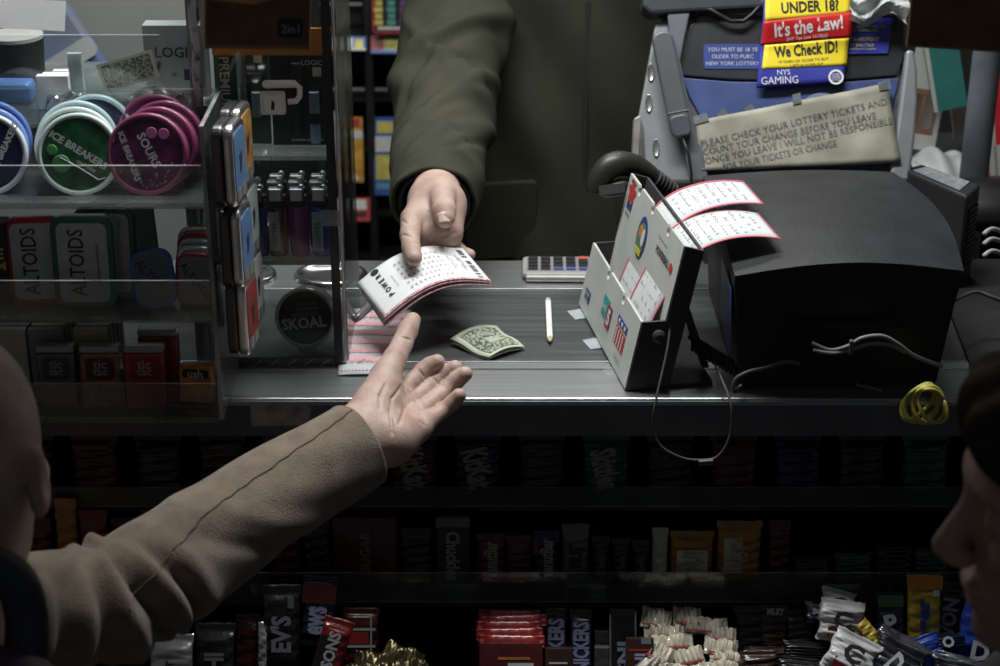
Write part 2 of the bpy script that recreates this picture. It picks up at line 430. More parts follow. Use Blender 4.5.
disc_row(79, 162, [
  (0, 0, 0, c_white, f_green, dict(label='round white rimmed mint tin with a dark green lid, front of the green stack', logo=[('ICE BREAKERS', .02, .10, 1.55, -33), ('cool mint', .18, -.28, .5, -33)], lc=l_w, extra=green_extra, yaw=4)),
  (-.007, .021, 0, c_white, f_green, dict(label='round white rimmed mint tin second in the stack behind the green lid', yaw=6)),
  (-.010, .042, .0, c_pale, f_blue, dict(label='pale blue rimmed round mint tin third in the stack behind the green lid', yaw=8)),
  (.003, .064, .0, c_pale, f_blue, dict(label='pale blue rimmed round mint tin rearmost of the stack behind the green lid', yaw=2))], 'round mint tins on the top tier')
disc_row(147, 158, [
  (0, 0, 0, c_mag, f_mag, dict(label='round magenta mint tin with a plum lid, front of the magenta stack', logo=[('ICE BREAKERS', -.42, -.06, 1.25, -70), ('SOURS', .06, .10, .9, -62)], lc=l_w, extra=mag_extra, yaw=-3)),
  (.006, .021, 0, c_mag, f_mag, dict(label='round magenta mint tin second in the magenta stack', yaw=-5)),
  (.010, .042, .0, c_mag, f_mag, dict(label='round magenta mint tin third in the magenta stack', yaw=-4)),
  (-.002, .064, .0, c_mag, f_mag, dict(label='round magenta mint tin rearmost of the magenta stack', yaw=-2))], 'round mint tins on the top tier')
disc_row(-14, 158, [
  (0, 0, 0, c_white2, f_blue, dict(label='round mint tin with a navy lid and white rim at the left edge', logo=[('ICE BREAKERS', .45, .15, 1.35, 62)], lc=l_w, yaw=6)),
  (-.004, .021, .0, c_blue, f_blue, dict(label='blue rimmed round mint tin second behind the navy lid at the left edge', yaw=8)),
  (-.006, .042, .0, c_blue, f_blue, dict(label='blue rimmed round mint tin last behind the navy lid at the left edge', yaw=8))], 'round mint tins on the top tier')

def hinged_tin(M, w_, h_, d_, rimc, facec, label, group, txt=None, tw=None, small=False, name='hinged_mint_tin', tc=None, rad=None):
    t = thing(name, label, 'mint tin', M, group); r = rad or min(w_, h_)*.2
    body = MB().prism(rrect(w_-.002, h_-.002, r), d_*.55, z0=-d_); part('tin_base', body, M_silver, t, local=True, bevel=.001)
    lid = MB().prism(rrect(w_, h_, r), d_*.45, z0=-d_*.45); part('tin_lid', lid, rimc, t, local=True, bevel=.0022, seg=3)
    f = MB().prism(rrect(w_*.80, h_*.86, r*.6), .0006, z0=-.0001); lp_ = part('lid_print', f, facec, t, local=True)
    if txt:
        mb = MB()
        for s, cx, cy, ww, hh, rot in txt: text(mb, s, flatfn(z=.0007), cx*w_, cy*h_, width=ww, height=hh, rot=rot, bold=.012)
        part('lettering', mb, tc or M_ink, lp_, local=True)
    return t
r_red = mat('tin_red', (.30, .015, .03), .3, .4, .15, coat=.5); r_green = mat('tin_green', (.015, .11, .075), .3, .4, .15, coat=.5)
f_tin = mat('tin_face_print', (.36, .37, .38), .45, .2, .12, 50); r_bl = mat('tin_blue', (.04, .14, .38), .3, .4, .15, coat=.5)
AL = [('ALTOIDS', -.10, 0, .070, .016, 90)]
z1 = sh[1]
def tinpos(px, Y, h_): return Vector((PY(px, 260, Y).x, Y, z1+h_/2+.0015))
hinged_tin(face(tinpos(36, YF+.034, .092), 3, 7, 1), .060, .092, .017, r_red, f_tin, 'upright red rimmed hinged mint tin at the left of the green one', 'tall hinged mint tins on the middle tier', AL)
hinged_tin(face(tinpos(83, YF+.025, .096), 0, 5, 0), .063, .096, .018, r_green, f_tin, 'upright green rimmed hinged mint tin standing in front on the middle tier', 'tall hinged mint tins on the middle tier', AL+[('peppermint', .24, .0, .04, .004, 90)])
hinged_tin(face(tinpos(106, YF+.052, .096), -3, 7, 0), .063, .096, .018, r_green, f_tin, 'upright green rimmed hinged mint tin half hidden behind the front one', 'tall hinged mint tins on the middle tier', [('PEPPERMINT', .05, 0, .05, .006, 90)])
for i, px in enumerate((126, 134, 143)):
    hinged_tin(face(tinpos(px, YF+.072+.004*i, .092), 60+i*3, 3, 0), .060, .092, .014, mat('tin_sage', (.22, .27, .25), .4, .5), f_tin, ['grey green hinged tin turned edge on right behind the green tins', 'grey green hinged tin turned edge on, middle of the three edge on tins', 'grey green hinged tin turned edge on, nearest the small mint tins'][i], 'tins standing edge on behind')
hinged_tin(face(tinpos(152, YF+.025, .060)+Vector((0, 0, .001)), 6, 16, 8), .043, .060, .018, r_bl, mat('small_tin_dark', (.10, .11, .13), .5), 'small blue topped hinged mint tin tilted on the middle tier', 'small hinged mint tins', [('ALTOIDS', 0, 0, .048, .010, -58)], tc=mat('dark_emboss', (.02, .02, .03), .5), rad=.014)
for i in range(5):
    p = tinpos(194, YF+.024+i*.0175, .056)
    hinged_tin(face(p+Vector((i*.001, 0, .0015+i*.0005)), -2, 10, 0), .041, .056, .0155, [mat('tin_dull_red', (.22, .03, .05), .35, .5), M_silver, mat('tin_white', (.5, .52, .52), .4, .3), r_red, M_silver][i],
               mat('small_tin_print', (.20, .19, .20), .5), ['small dull red hinged mint tin at the front of the row by the rack side', 'small silver hinged mint tin second in the row by the rack side', 'small whitish hinged mint tin third in the row by the rack side', 'small red hinged mint tin fourth in the row by the rack side', 'small silver hinged mint tin last in the row by the rack side'][i], 'small hinged mint tins', [('ALTOIDS', 0, 0, .044, .008, -52)] if i == 0 else None, tc=M_ink, rad=.013)
# black gum box at the far left of the middle tier
gb = thing('gum_box', 'black gum box with yellow letters left of the red tin', 'box', face(Vector((PY(-18, 260, YF+.03).x, YF+.028, z1+.046)), 0, 3), None)
part('carton', MB().box((0, 0, -.012), (.052, .088, .024)), M_black, gb, local=True, bevel=.001)
tb = MB(); text(tb, 'ICE', flatfn(z=.0005), .012, .012, width=.022, bold=.03); text(tb, 'GUM', flatfn(z=.0005), .011, -.001, width=.026, bold=.03); part('lettering', tb, mat('gold_ink', (.6, .4, .05), .5), gb, local=True)

# bottom tier : flip top mint boxes
z2 = sh[2]+.001
def flip_box(px, Y, w_, h_, colm, label, txt='tic\ntac', lean=4, yaw=0, band=None, d_=.016):
    M = face(Vector((PY(px, 380, Y).x, Y, z2+h_/2+.0008)), yaw, lean)
    t = thing('flip_top_mint_box', label, 'mint box', M, 'flip top mint boxes on the bottom tier')
    part('clear_box', MB().box((0, -.004, -d_/2), (w_, h_-.008, d_)), colm, t, local=True, bevel=.0015)
    part('flip_cap', MB().box((0, h_/2-.004, -d_/2), (w_, .0075, d_)), mat('cap_smoke', (.30, .30, .30), .3, 0, .1, coat=.5), t, local=True, bevel=.002)
    lb = MB().prism(rrect(w_*.72, h_*.36, .005, cy=h_*.14), .0005, z0=-.0001); lbp = part('label_band', lb, band or mat('dark_band', (.05, .05, .055), .5), t, local=True)
    mb = MB(); text(mb, 'tic', flatfn(z=.0006), 0, h_*.21, width=w_*.34, bold=.02); text(mb, 'tac', flatfn(z=.0006), 0, h_*.09, width=w_*.38, bold=.02); part('lettering', mb, mat('grey_ink', (.30, .30, .31), .5), lbp, local=True)
    return t
m_smoke = mat('smoky_box', (.05, .055, .06), .25, 0, .2, coat=.6); m_brown = mat('amber_mint_box', (.10, .045, .015), .25, 0, .5, 120, c2=(.28, .13, .02), coat=.6); m_red = mat('red_mint_box', (.26, .016, .01), .25, 0, .25, 50, coat=.6)
flip_box(57, YF+.022, .039, .068, m_smoke, 'smoky flip top mint box at the left of the bottom tier')
flip_box(101, YF+.022, .041, .068, m_brown, 'amber flip top mint box between the smoky and the red one', band=mat('brown_band', (.07, .02, .015), .5))
flip_box(145, YF+.022, .041, .068, m_red, 'red flip top mint box at the front of the bottom tier', band=mat('red_band', (.2, .015, .01), .5))
flip_box(160, YF+.050, .041, .074, m_red, 'red flip top mint box standing behind another red one', band=mat('red_band', (.2, .015, .01), .5))
ob = thing('orange_gum_pack', 'orange gum pack in the right corner of the bottom tier', 'gum pack', face(Vector((PY(195, 380, YF+.035).x, YF+.035, z2+.021)), -8, 12))
part('pack', MB().box((0, 0, -.008), (.034, .040, .016)), mat('orange_pack', (.55, .13, .02), .4, 0, .3, 60, c2=(.8, .33, .04)), ob, local=True, bevel=.001)
tb = MB().prism(rrect(.028, .009, .002, cy=.011), .0005); pb_ = part('pack_band', tb, M_ink, ob, local=True)
tb = MB(); text(tb, 'ush', flatfn(z=.0007), 0, .011, width=.016, bold=.02); part('lettering', tb, l_w, pb_, local=True)
gumm = [mat('gum_foil_a', (.42, .42, .40), .4, .3), mat('gum_foil_b', (.20, .20, .20), .4, .3), mat('gum_foil_c', (.34, .30, .22), .4, .3)]
for c in range(3):
    for k in range(5):
        x = PY((10, 47, 92)[c], 340, .0).x+.001*k; Yk = YF+.048+.0125*k
        o = part('gum_packet', MB().box((x, Yk, z2+.038+.002), (.036, .0095, .078)), gumm[(c+k) % 3], bevel=.001)
        o.location.z = 0
        tag(o, '%s gum packet in the %s row packed behind the flip top boxes' % (['pale silver', 'dark grey', 'tan'][(c+k) % 3], ['left', 'middle', 'right'][c]) + [', frontmost', ', second', ', third', ', fourth', ', rearmost'][k], 'gum packet', 'gum packets packed behind the flip top boxes')
# crumpled clear film on the deck
def film(u, v):
    x = -.465+.20*u+.01*v; y = .092+.07*v; z = DK+.009+.012*math.sin(u*9+v*3)*math.sin(v*5+1)**2+.01*abs(math.sin(u*23+v*7))*(1-v)
    return Vector((x*.8-.10, y, z))
fm = part('plastic_film', MB().sheet(film, 40, 14, .0003), clear('film', (.93, .94, .94), rough=.12, haze=.10), smooth=False)
tag(fm, 'crumpled clear plastic film lying on the deck above the mint tins', 'plastic film')

# dispensers of tins fixed along the outside of the rack's side
def side_tin(px, py, Y, z, facec, label, h_=.083):
    M = T(Vector((XR+.010, Y, z))) @ RZ(90-7) @ RX(90)   # face looks to +x
    t = thing('slide_top_mint_tin', label, 'mint tin', M, 'mint tins stacked against the rack side')
    w_ = .047; d_ = .022; z = ZY(py, Y)
    part('tin_base', MB().prism(rrect(w_, h_, .011), d_*.5, z0=.0), mat('dark_tin', (.10, .10, .105), .35, .8), t, local=True, bevel=.0025, seg=3)
    part('tin_lid', MB().prism(rrect(w_+.0008, h_+.0008, .0115), d_*.47, z0=d_*.52), M_silver, t, local=True, bevel=.0035, seg=3)
    lp_ = part('lid_print', MB().prism(rrect(w_*.84, h_*.80, .008, cy=.001), .0006, z0=d_-.0001), facec, t, local=True)
    part('mascot_mark', MB().prism([(-.004, .008), (.003, .012), (.006, .004), (.002, -.006), (-.003, -.010), (-.002, 0)], .0005, z0=d_+.0005), M_ink, lp_, local=True)
    part('barcode', MB().prism(rrect(w_*.80, h_*.14, .001, cy=-h_*.36), .0006, z0=d_+.0001), mat('stripe_print', (.2, .2, .2), .5, 0, .9, 300, aniso=(1, .02, 1)), lp_, local=True)
    return t
fb = mat('tin_sky_blue', (.11, .22, .42), .4, 0, .15, 50); fo = mat('tin_orange', (.45, .18, .05), .4, 0, .3, 60, c2=(.6, .36, .12)); fr_ = mat('tin_scarlet', (.28, .05, .035), .4, 0, .3, 60)
side_tin(0, 168, YF+.024, 1.222, fb, 'slide top mint tin with a blue face, upper front on the rack side')
side_tin(0, 152, YF+.078, 1.222, fo, 'slide top mint tin with an orange face, upper rear one on the rack side')
side_tin(0, 253, YF+.038, 1.131, fb, 'slide top mint tin with a blue face, second level down the rack side')
side_tin(0, 240, YF+.090, 1.138, mat('tin_pale', (.4, .42, .43), .4), 'slide top mint tin with a pale face, second level rear on the rack side')
side_tin(0, 333, YF+.046, 1.052, fr_, 'slide top mint tin with a scarlet face, third level down the rack side')
side_tin(0, 320, YF+.096, 1.060, mat('tin_pale', (.4, .42, .43), .4), 'slide top mint tin with a pale face, third level rear on the rack side')
# ------------------------------------------------------------------ locked clear case behind the rack
CY = .085; CXR = -.168; CXL = -.316; CD = .17; CH = CT+.56
lc = thing('locked_acrylic_case', 'tall clear locked case of lighters and vapor boxes beside the mint rack', 'display case', Vector(((CXL+CXR)/2, CY+CD/2, CT)))
apanel('front_panel', ((CXL+CXR)/2, CY, (CT+CH)/2+.002), (CXR-CXL-.004, .004, CH-CT-.004), lc)
apanel('side_panel', (CXR, CY+CD/2+.002, (CT+CH)/2+.001), (.004, CD, CH-CT-.002), lc)
apanel('side_panel', (CXL, CY+CD/2+.002, (CT+CH)/2+.001), (.004, CD, CH-CT-.002), lc)
part('corner_post', MB().box((CXR-.008, CY-.0045, (CT+CH)/2+.002), (.009, .004, CH-CT-.004)), mat('dark_post', (.06, .06, .065), .25, .6), lc, bevel=.0008)
part('corner_bead', MB().box((CXR-.0005, CY-.0045, (CT+CH)/2+.002), (.0022, .004, CH-CT-.004)), mat('bright_bead', (.5, .52, .52), .25, .3), lc)
Zl = ZY(263, CY); Ze = ZY(158, CY)
for z in (CT+.006, Zl, Ze):
    apanel('shelf', ((CXL+CXR)/2, CY+CD/2+.001, z-.002), (CXR-CXL-.008, CD-.008, .005), lc, M_haze)
# embossed foot rail
fr = MB(); fr.box(((CXL+CXR)/2+.012, CY-.004, CT+.006), (CXR-CXL-.03, .003, .010))
part('foot_rail', fr, mat('dark_rail', (.09, .09, .09), .35, .4), lc)
fr = MB()
for k in range(7):
    x = CXL+.045+.0185*k; fr.add([(x, CY-.0058, CT+.002), (x+.011, CY-.0058, CT+.010), (x+.013, CY-.0058, CT+.010), (x+.002, CY-.0058, CT+.002)], [(0, 1, 2, 3)])
part('rail_slash', fr, mat('bright_bead', (.5, .52, .52)), lc)
# lock
lk = thing('push_lock', 'small white plastic lock plate and hasp on the front of the clear case', 'lock', face(PY(273, 103, CY-.005), 2, 0))
m = MB().prism(rrect(.026, .025, .003), .003, z0=-.002); m.prism(rrect(.019, .018, .002), .003, z0=.001); part('plate', m, mat('lock_white', (.86, .87, .86), .35, 0, .05), lk, local=True, bevel=.0008)
part('keyhole', MB().prism([(-.001, .004), (.002, .002), (.0015, -.006), (-.002, -.006)], .0006, z0=.004), M_ink, lk, local=True)
part('hasp', MB().tube([(-.006, .0195, .004), (.012, .021, .004), (.024, .021, .004), (.0285, .017, .004), (.028, .008, .004), (.024, .003, .004), (.016, .002, .003)], [(.0035, .003)]*7, 10), mat('lock_white', (.62, .63, .62)), lk, local=True, smooth=True)
part('hasp_base', MB().prism(rrect(.036, .008, .004, cx=.008, cy=.0205), .003, z0=.0), mat('lock_white', (.62, .63, .62)), lk, local=True, bevel=.0008)

def blister(px0, px1, pytop, Y, z0, colr, label, stick, txts, cap, group='vapor packs in the clear case', bar=None, ax=None):
    x0 = PY(px0, 110, Y).x; x1 = PY(px1, 110, Y).x; zt = ZY(pytop, Y); w_ = x1-x0; h_ = zt-z0
    t = thing('vapor_pack', label, 'vapor pack', face(Vector(((x0+x1)/2, Y, z0+h_/2+.0015)), 0, 2), group)
    bc_ = part('backing_card', MB().box((0, 0, -.004), (w_, h_, .008)), colr, t, local=True, bevel=.0006)
    if ax is None: ax = -.05*w_
    b = MB().tube([(ax, h_*.40, .003), (ax, -h_*.36, .003)], .005, 12); part('vapor_stick', b, stick, t, local=True, smooth=False)
    for k, (cx, cy, hh) in enumerate(cap):
        part('cartridge', MB().tube([(cx*w_, cy*h_-hh/2, .003), (cx*w_, cy*h_+hh/2, .003)], .0055, 12), mat('cartridge_pale', (.22, .32, .38), .3, .2), t, local=True)
    mb = MB()
    for s, cx, cy, ww, rot in txts: text(mb, s, flatfn(z=.0006), cx*w_, cy*h_, width=ww, rot=rot, bold=.01)
    part('lettering', mb, l_w, bc_, local=True)
    part('seal', MB().prism(rrect(.009, .010, .001, cx=.30*w_, cy=.30*h_), .0006), l_w, bc_, local=True)
    return t
blister(222, 270, 38, CY+.045, Ze, mat('green_pack', (.018, .05, .028), .4, 0, .2), 'dark green vapor pack with a silver stick in the clear case', M_silver, [('PREMIUM', -.40, .06, .058, -90), ('LOGIC', .22, .44, .022, 0), ('MENTHOL', .22, .16, .016, 0)], [(.24, -.12, .026)])
blister(272, 330, 55, CY+.040, Ze, mat('black_pack', (.012, .012, .012), .4, 0, .2), 'black vapor pack with two pale cartridges in the clear case', M_black, [('LOGIC', .22, .40, .022, 0), ('premium electronic', .1, -.44, .034, 0)], [(.24, -.02, .022), (.24, -.36, .020)])
hz0 = ZY(55, CY+.012); hz1 = ZY(28, CY+.012)
part('header_card', MB().box(((PY(212, 50, CY+.012).x+CXR-.004)/2, CY+.012, (hz0+hz1)/2), (CXR-.004-PY(212, 50, CY+.012).x, .002, hz1-hz0)), mat('orange_header_card', (.72, .27, .03), .6, 0, .1), lc)
gcm = mat('green_box_card', (.02, .055, .035), .5)
gk = part('vapor_carton', MB().box((-.305, CY+.105, Ze+.05), (.05, .02, .095)), gcm, bevel=.001); tag(gk, 'narrow dark green carton at the rear left of the clear case shelf', 'carton')
# lighters
def lighter(px, Y, colm, label, stick=True, tilt=0):
    x = PY(px, 220, Y).x; t = thing('lighter', label, 'lighter', T(x, Y, Zl+.001), 'lighters on the shelf of the clear case')
    def sec(z0, z1, a, b, m, n, z2=None):
        mb = MB().lathe([(1*.9, z0), (1, z0+.002), (1, z1-.001), (.95, z1)], 24, sx=a, sy=b); return part(n, mb, m, t, local=True, smooth=False)
    sec(0, .056, .0105, .0062, colm, 'fuel_body')
    sec(.056, .061, .0103, .006, M_black, 'collar')
    part('hood', MB().box((-.0015, 0, .069), (.0155, .0112, .015)), M_silver, t, local=True, bevel=.002)
    part('thumb_button', MB().box((.0075, 0, .066), (.004, .009, .006)), M_black, t, local=True, bevel=.001)
    part('spark_wheel', MB().lathe([(.003, -.003), (.0035, -.002), (.0035, .002), (.003, .003)], 14, 0, T(.004, 0, .077) @ RX(90)), M_silver, t, local=True)
    if stick:
        pst = part('price_sticker', MB().prism(rrect(.0115, .044, .0006), .0005, 0, T(-.0035, -.0066, .029) @ RX(90)), mat('sticker_grey', (.48, .50, .52), .6), t, local=True)
        mb = MB(); text(mb, 'LIGHTER', lambda a, b: Vector((-.0035+a, -.0074, .026+b)), 0, 0, width=.028, rot=90); part('lettering', mb, M_ink, pst, local=True)
    return t
lb_ = mat('lighter_blue', (.03, .06, .34), .2, 0, .1, coat=.6); lr_ = mat('lighter_maroon', (.13, .012, .02), .2, 0, .1, coat=.6); lm_ = mat('lighter_magenta', (.26, .015, .19), .2, 0, .1, coat=.6)
lighter(258, CY+.022, lb_, 'blue lighter with a white sticker, leftmost in the front row'); lighter(278, CY+.022, lr_, 'maroon lighter with a white sticker in the front row')
lighter(299, CY+.022, lm_, 'magenta lighter without a sticker in the front row', False); lighter(321, CY+.022, lb_, 'blue lighter with a white sticker, at the right end of the front row')
for i, (px, yy) in enumerate(((262, .045), (283, .045), (304, .045), (325, .045), (286, .066), (306, .066), (327, .066))):
    lighter(px-6, CY+yy, (lb_, lm_, lr_)[i % 3], ['blue lighter directly behind the leftmost sticker lighter', 'magenta lighter behind the maroon one', 'maroon lighter behind the magenta one', 'blue lighter in the second row at the right end', 'magenta lighter in the third row towards the left', 'maroon lighter in the middle of the third row', 'blue lighter in the third row at the right end'][i], False)
# round chewing tobacco tin
sp = PY(305, 327, CY+.035); M = face(Vector((sp.x, CY+.036, CT+.008+.0330)), -6, 14, -8)
sk = thing('round_tobacco_tin', 'round dark tobacco tin leaning on its edge at the bottom of the clear case', 'tin', M)
rs = .0335
part('tin_body', MB().lathe([(rs*.96, -.024), (rs, -.022), (rs, -.011), (rs*.97, -.010)], 48), mat('pewter_tin', (.5, .5, .5), .35, .6), sk, local=True, smooth=False)
part('tin_lid', MB().lathe([(rs*1.01, -.0098), (rs*1.01, -.001), (rs*.98, .0005), (rs*.92, .0005), (rs*.89, -.001)], 48), mat('lid_pewter', (.42, .42, .42), .3, .6), sk, local=True, smooth=True)
ldp = part('lid_disc', MB().lathe([(rs*.90, -.003), (rs*.89, -.0008)], 48), mat('lid_dark', (.03, .034, .033), .4, .3), sk, local=True)
mb = MB(); text(mb, 'SKOAL', flatfn(z=-.0004), 0, -.006, width=.050, height=.013, bold=.03, rot=16); part('lettering', mb, mat('lid_letter', (.42, .42, .42), .4, .2), ldp, local=True)
mb = MB()
for k in range(3): text(mb, ['LONG CUT', 'WINTERGREEN', 'SMOKELESS'][k], flatfn(z=-.0004), .0, .016-.006*k, width=.03-.004*(2-k), rot=16)
part('fine_print', mb, mat('grey_ink', (.30, .30, .31)), ldp, local=True)
tp = part('clear_tape', MB().box((PY(331, 218, CY-.006).x, CY-.0072, ZY(218, CY-.007)), (.021, .0006, .018)), clear('tape', (.75, .8, .82), rough=.3, haze=.22), lc)

# ------------------------------------------------------------------ goods on the deck behind the guard sheet
def seton(px0, px1, pytop, Y, z0, d_): 
    x0 = PY(px0, 70, Y).x; x1 = PY(px1, 70, Y).x; return x0, x1, ZY(pytop, Y)
x0, x1, zt = seton(145, 211, 24, .16, DK, 0)
vc = thing('vapor_carton_box', 'tall pale grey carton printed in blue, right end of the deck', 'carton', face(Vector(((x0+x1)/2, .16, (DK+zt)/2)), 0, 1))
H_ = zt-DK-.003; part('carton', MB().box((0, 0, -.012), (x1-x0, H_, .024)), mat('pale_carton', (.42, .47, .48), .5, 0, .06), vc, local=True, bevel=.0008)
mb = MB(); text(mb, 'LOGIC', flatfn(z=.0005), .0, H_*.14, width=.046, bold=.02); text(mb, '=', flatfn(z=.0005), -.004, -H_*.16, width=.005); part('lettering', mb, mat('slate_ink', (.05, .07, .10), .5), vc, local=True)
mb = MB().box((-.018, -H_*.16, .0008), (.004, .016, .001), M=RZ(-20)); mb.box((.013, -H_*.16, .0008), (.013, .012, .001)); part('picture', mb, mat('slate_ink', (.05, .07, .10)), vc, local=True)
m_bill = mat('banknote_paper', (.50, .53, .43), .8, 0, .08, 80); m_billp = mat('banknote_green', (.13, .17, .12), .8, 0, .5, 300, c2=(.36, .40, .31), thr=(.42, .58))
# folded dollar leaning on the carton
M = face(PY(128, 71, .14), 6, 8, 14)
bl = thing('banknote', 'banknote leaning upright beside the pale carton on the deck', 'banknote', M)
part('note_paper', MB().box((0, 0, 0), (.060, .030, .0006)), m_bill, bl, local=True); part('note_print', MB().prism(rrect(.053, .024, .001), .0003, z0=.0003), m_billp, bl, local=True)
mb = MB(); text(mb, '1', flatfn(z=.0008), -.020, .004, height=.010, bold=.03); part('numeral', mb, m_bill, bl, local=True)
# card ribbed comb, white packets, blue pouch, black tub
x0, x1, zt = seton(69, 83, 52, .18, DK, 0)
cmb = MB().box(((x0+x1)/2, .18, (zt+DK)/2), (x1-x0, .006, zt-DK-.002))
for k in range(6): cmb.box((x0+(k+.5)*(x1-x0)/6, .1765, (zt+DK)/2), (.0008, .002, zt-DK-.004))
o = part('ribbed_packet', cmb, mat('ribbed_film', (.42, .50, .52), .4)); tag(o, 'narrow ribbed pale packet standing behind the guard sheet', 'packet')
for k, (a, b, t_) in enumerate(((36, 68, 74), (42, 68, 72), (53, 68, 69))):
    x0, x1, zt = seton(a, b, t_, .13+.012*k, DK, 0)
    o = part('white_packet', MB().box(((x0+x1)/2, .13+.012*k, (zt+DK)/2), (x1-x0, .009, zt-DK-.002)), M_white, bevel=.0005); tag(o, ['small white packet in front of the stepped trio on the deck', 'small white packet in the middle of the stepped trio', 'tallest small white packet at the back of the stepped trio'][k], 'packet', 'white packets on the deck')
x0, x1, zt = seton(-30, 34, 77, .17, DK, 0)
o = part('blue_pouch', MB().box(((x0+x1)/2, .16, (zt+DK)/2), (x1-x0, .03, zt-DK-.002)), mat('blue_pouch_film', (.07, .16, .36), .4, 0, .2), bevel=.005); tag(o, 'blue pouch at the left end of the deck under the black tub', 'pouch')
x0, x1, zt = seton(-12, 44, 40, .24, DK, 0)
tb_ = thing('black_tub', 'round black tub with a pale lid on the left of the deck', 'tub', T((x0+x1)/2, .25, DK)); rr = (x1-x0)/2
part('tub_body', MB().lathe([(rr*.92, .002), (rr, zt-DK)], 36), M_black, tb_, local=True, smooth=False)
part('tub_lid', MB().lathe([(rr*1.0, zt-DK), (rr*1.0, zt-DK+.004), (rr*.5, zt-DK+.005)], 36), mat('pale_lid', (.38, .38, .36), .5), tb_, local=True)
# white price card hanging top left
pc = thing('price_card', 'blank white card hanging at the top left in front of the guard sheet', 'card', face(PY(24, 14, .06), 0, 22, -3))
part('card', MB().box((0, 0, 0), (.082, .030, .001)), M_white, pc, local=True)
# patterned cord hanging at the case corner
def cordx(t): p = PY(190+9*t, -30+135*t, .074); return p
cm = mat('cord_weave', (.50, .51, .56), .7, 0, .2, 90, c2=(.08, .08, .10), thr=(.52, .66))
o = part('woven_cord', MB().tube([cordx(k/14)+Vector((.0008*math.sin(k), 0, 0)) for k in range(15)], .0042, 10), cm, smooth=True); tag(o, 'grey flecked woven cord hanging between the deck and the locked case', 'cord')
# bagged papers in the booth behind
M = face(PY(62, 55, .90), 8, 10, 30)
np_ = thing('wrapped_bundle', 'blurred blue and white wrapped bundle against the partition at the upper left', 'bundle', M)
part('wrap', MB().prism(rrect(.10, .16, .03), .03, z0=-.03), mat('bundle_wrap', (.30, .31, .34), .5, 0, .3, 8, c2=(.08, .16, .42)), np_, local=True, bevel=.01)
part('cap', MB().prism(rrect(.05, .07, .02, cx=-.0, cy=.10), .02, z0=-.02), mat('bundle_red', (.42, .16, .18), .6, 0, .3, 10), np_, local=True, bevel=.005)
part('band', MB().prism(rrect(.10, .03, .01, cy=-.01), .01, z0=0), mat('bundle_white', (.5, .5, .5), .6), np_, local=True)

# ------------------------------------------------------------------ cartons hung from the header
def hung_carton(pxs, py, Y, w_, h_, d_, label, yaw, txt, name='hanging_carton', roll=0):
    p = PY(pxs, py, Y); M = face(p, yaw, 0, roll)     # p is the lower corner between front and side
    t = thing(name, label, 'carton', M)
    part('carton', MB().box((-w_/2, h_/2, -d_/2), (w_, h_, d_)), mat('kraft_card', (.33, .20, .10), .7, 0, .2, 30), t, local=True, bevel=.001)
    fpp = part('front_print', MB().prism(rrect(w_*.96, h_*.96, .003, cx=-w_/2, cy=h_/2), .0005), mat('brown_print', (.17, .085, .03), .6, 0, .3, 30), t, local=True)
    if txt:
        part('badge', MB().prism(rrect(.021, .017, .002, cx=-.018, cy=.0195), .0006, z0=.0006), M_ink, fpp, local=True)
        mb = MB(); text(mb, '2in1', flatfn(z=.0014), -.018, .019, width=.016, bold=.02); part('lettering', mb, mat('grey_ink', (.30, .30, .31)), fpp, local=True)
        part('picture', MB().prism([(-.095, .052), (-.085, .043), (-.05, .040), (-.035, .044), (-.03, .055), (-.03, .09), (-.095, .09)], .0006, z0=.0006), mat('toast_print', (.5, .26, .08), .6, 0, .3, 40), fpp, local=True)
    return t
hung_carton(310, 50, -.155, .092, .20, .055, 'brown carton hanging above the clear case, its right side lit', 13, True, roll=-4)
hc2 = hung_carton(897, 0, -.155, .0, .0, .0, '', 0, False) if False else None
p = PY(906, 47, -.15); M = face(p, -14, 0, 0)
t = thing('hanging_carton', 'brown carton hanging at the upper right corner, its left side lit', 'carton', M)
part('carton', MB().box((.08, .1, -.05), (.16, .2, .10)), mat('kraft_card', (.33, .20, .10)), t, local=True, bevel=.001)
part('front_print', MB().prism(rrect(.155, .195, .003, cx=.08, cy=.1), .0005), mat('brown_print', (.17, .085, .03)), t, local=True)
part('picture', MB().prism([(.04, .045), (.13, .045), (.14, .06), (.14, .1), (.03, .1)], .0006, z0=.0006), mat('toast_dull', (.13, .10, .05), .6, 0, .3, 30), t, local=True)

# ------------------------------------------------------------------ racks of scratch tickets inside the booth
RY_ = 1.50
tr = thing('ticket_rack', 'black wall rack with compartments of lottery scratch tickets behind the counter', 'rack', Vector((-.1, RY_+.1, FL)))
m_rk = mat('rack_black', (.02, .02, .022), .4, 0, .3)
xa, xb, xc_, xd = PY(322, 100, RY_).x, PY(368, 100, RY_).x, PY(373, 100, RY_).x, PY(470, 100, RY_).x
part('back_board', MB().box(((xa+xd)/2+.2, RY_+.16, .75), (xd-xa+.5, .02, 2.1)), m_rk, tr)
for x in (xa-.004, (xb+xc_)/2, xd): part('upright', MB().box((x, RY_+.07, .75), (.014, .16, 2.1)), m_rk, tr)
zs = [ZY(py, RY_) for py in (40, 100, 150, 215, 262)]
for z in zs+[ZY(-40, RY_)]:
    for (a, b) in ((xa, xb), (xc_, xd)): part('shelf', MB().box(((a+b)/2, RY_+.075, z), (b-a-.004, .15, .006)), m_rk, tr)
for py in (3, 88):
    for (a, b) in ((xa, xb), (xc_, xd)): part('compartment_bar', MB().box(((a+b)/2, RY_-.008, ZY(py, RY_)), (b-a-.01, .004, .005)), mat('bar_grey', (.22, .22, .22), .4), tr)
tick = 0
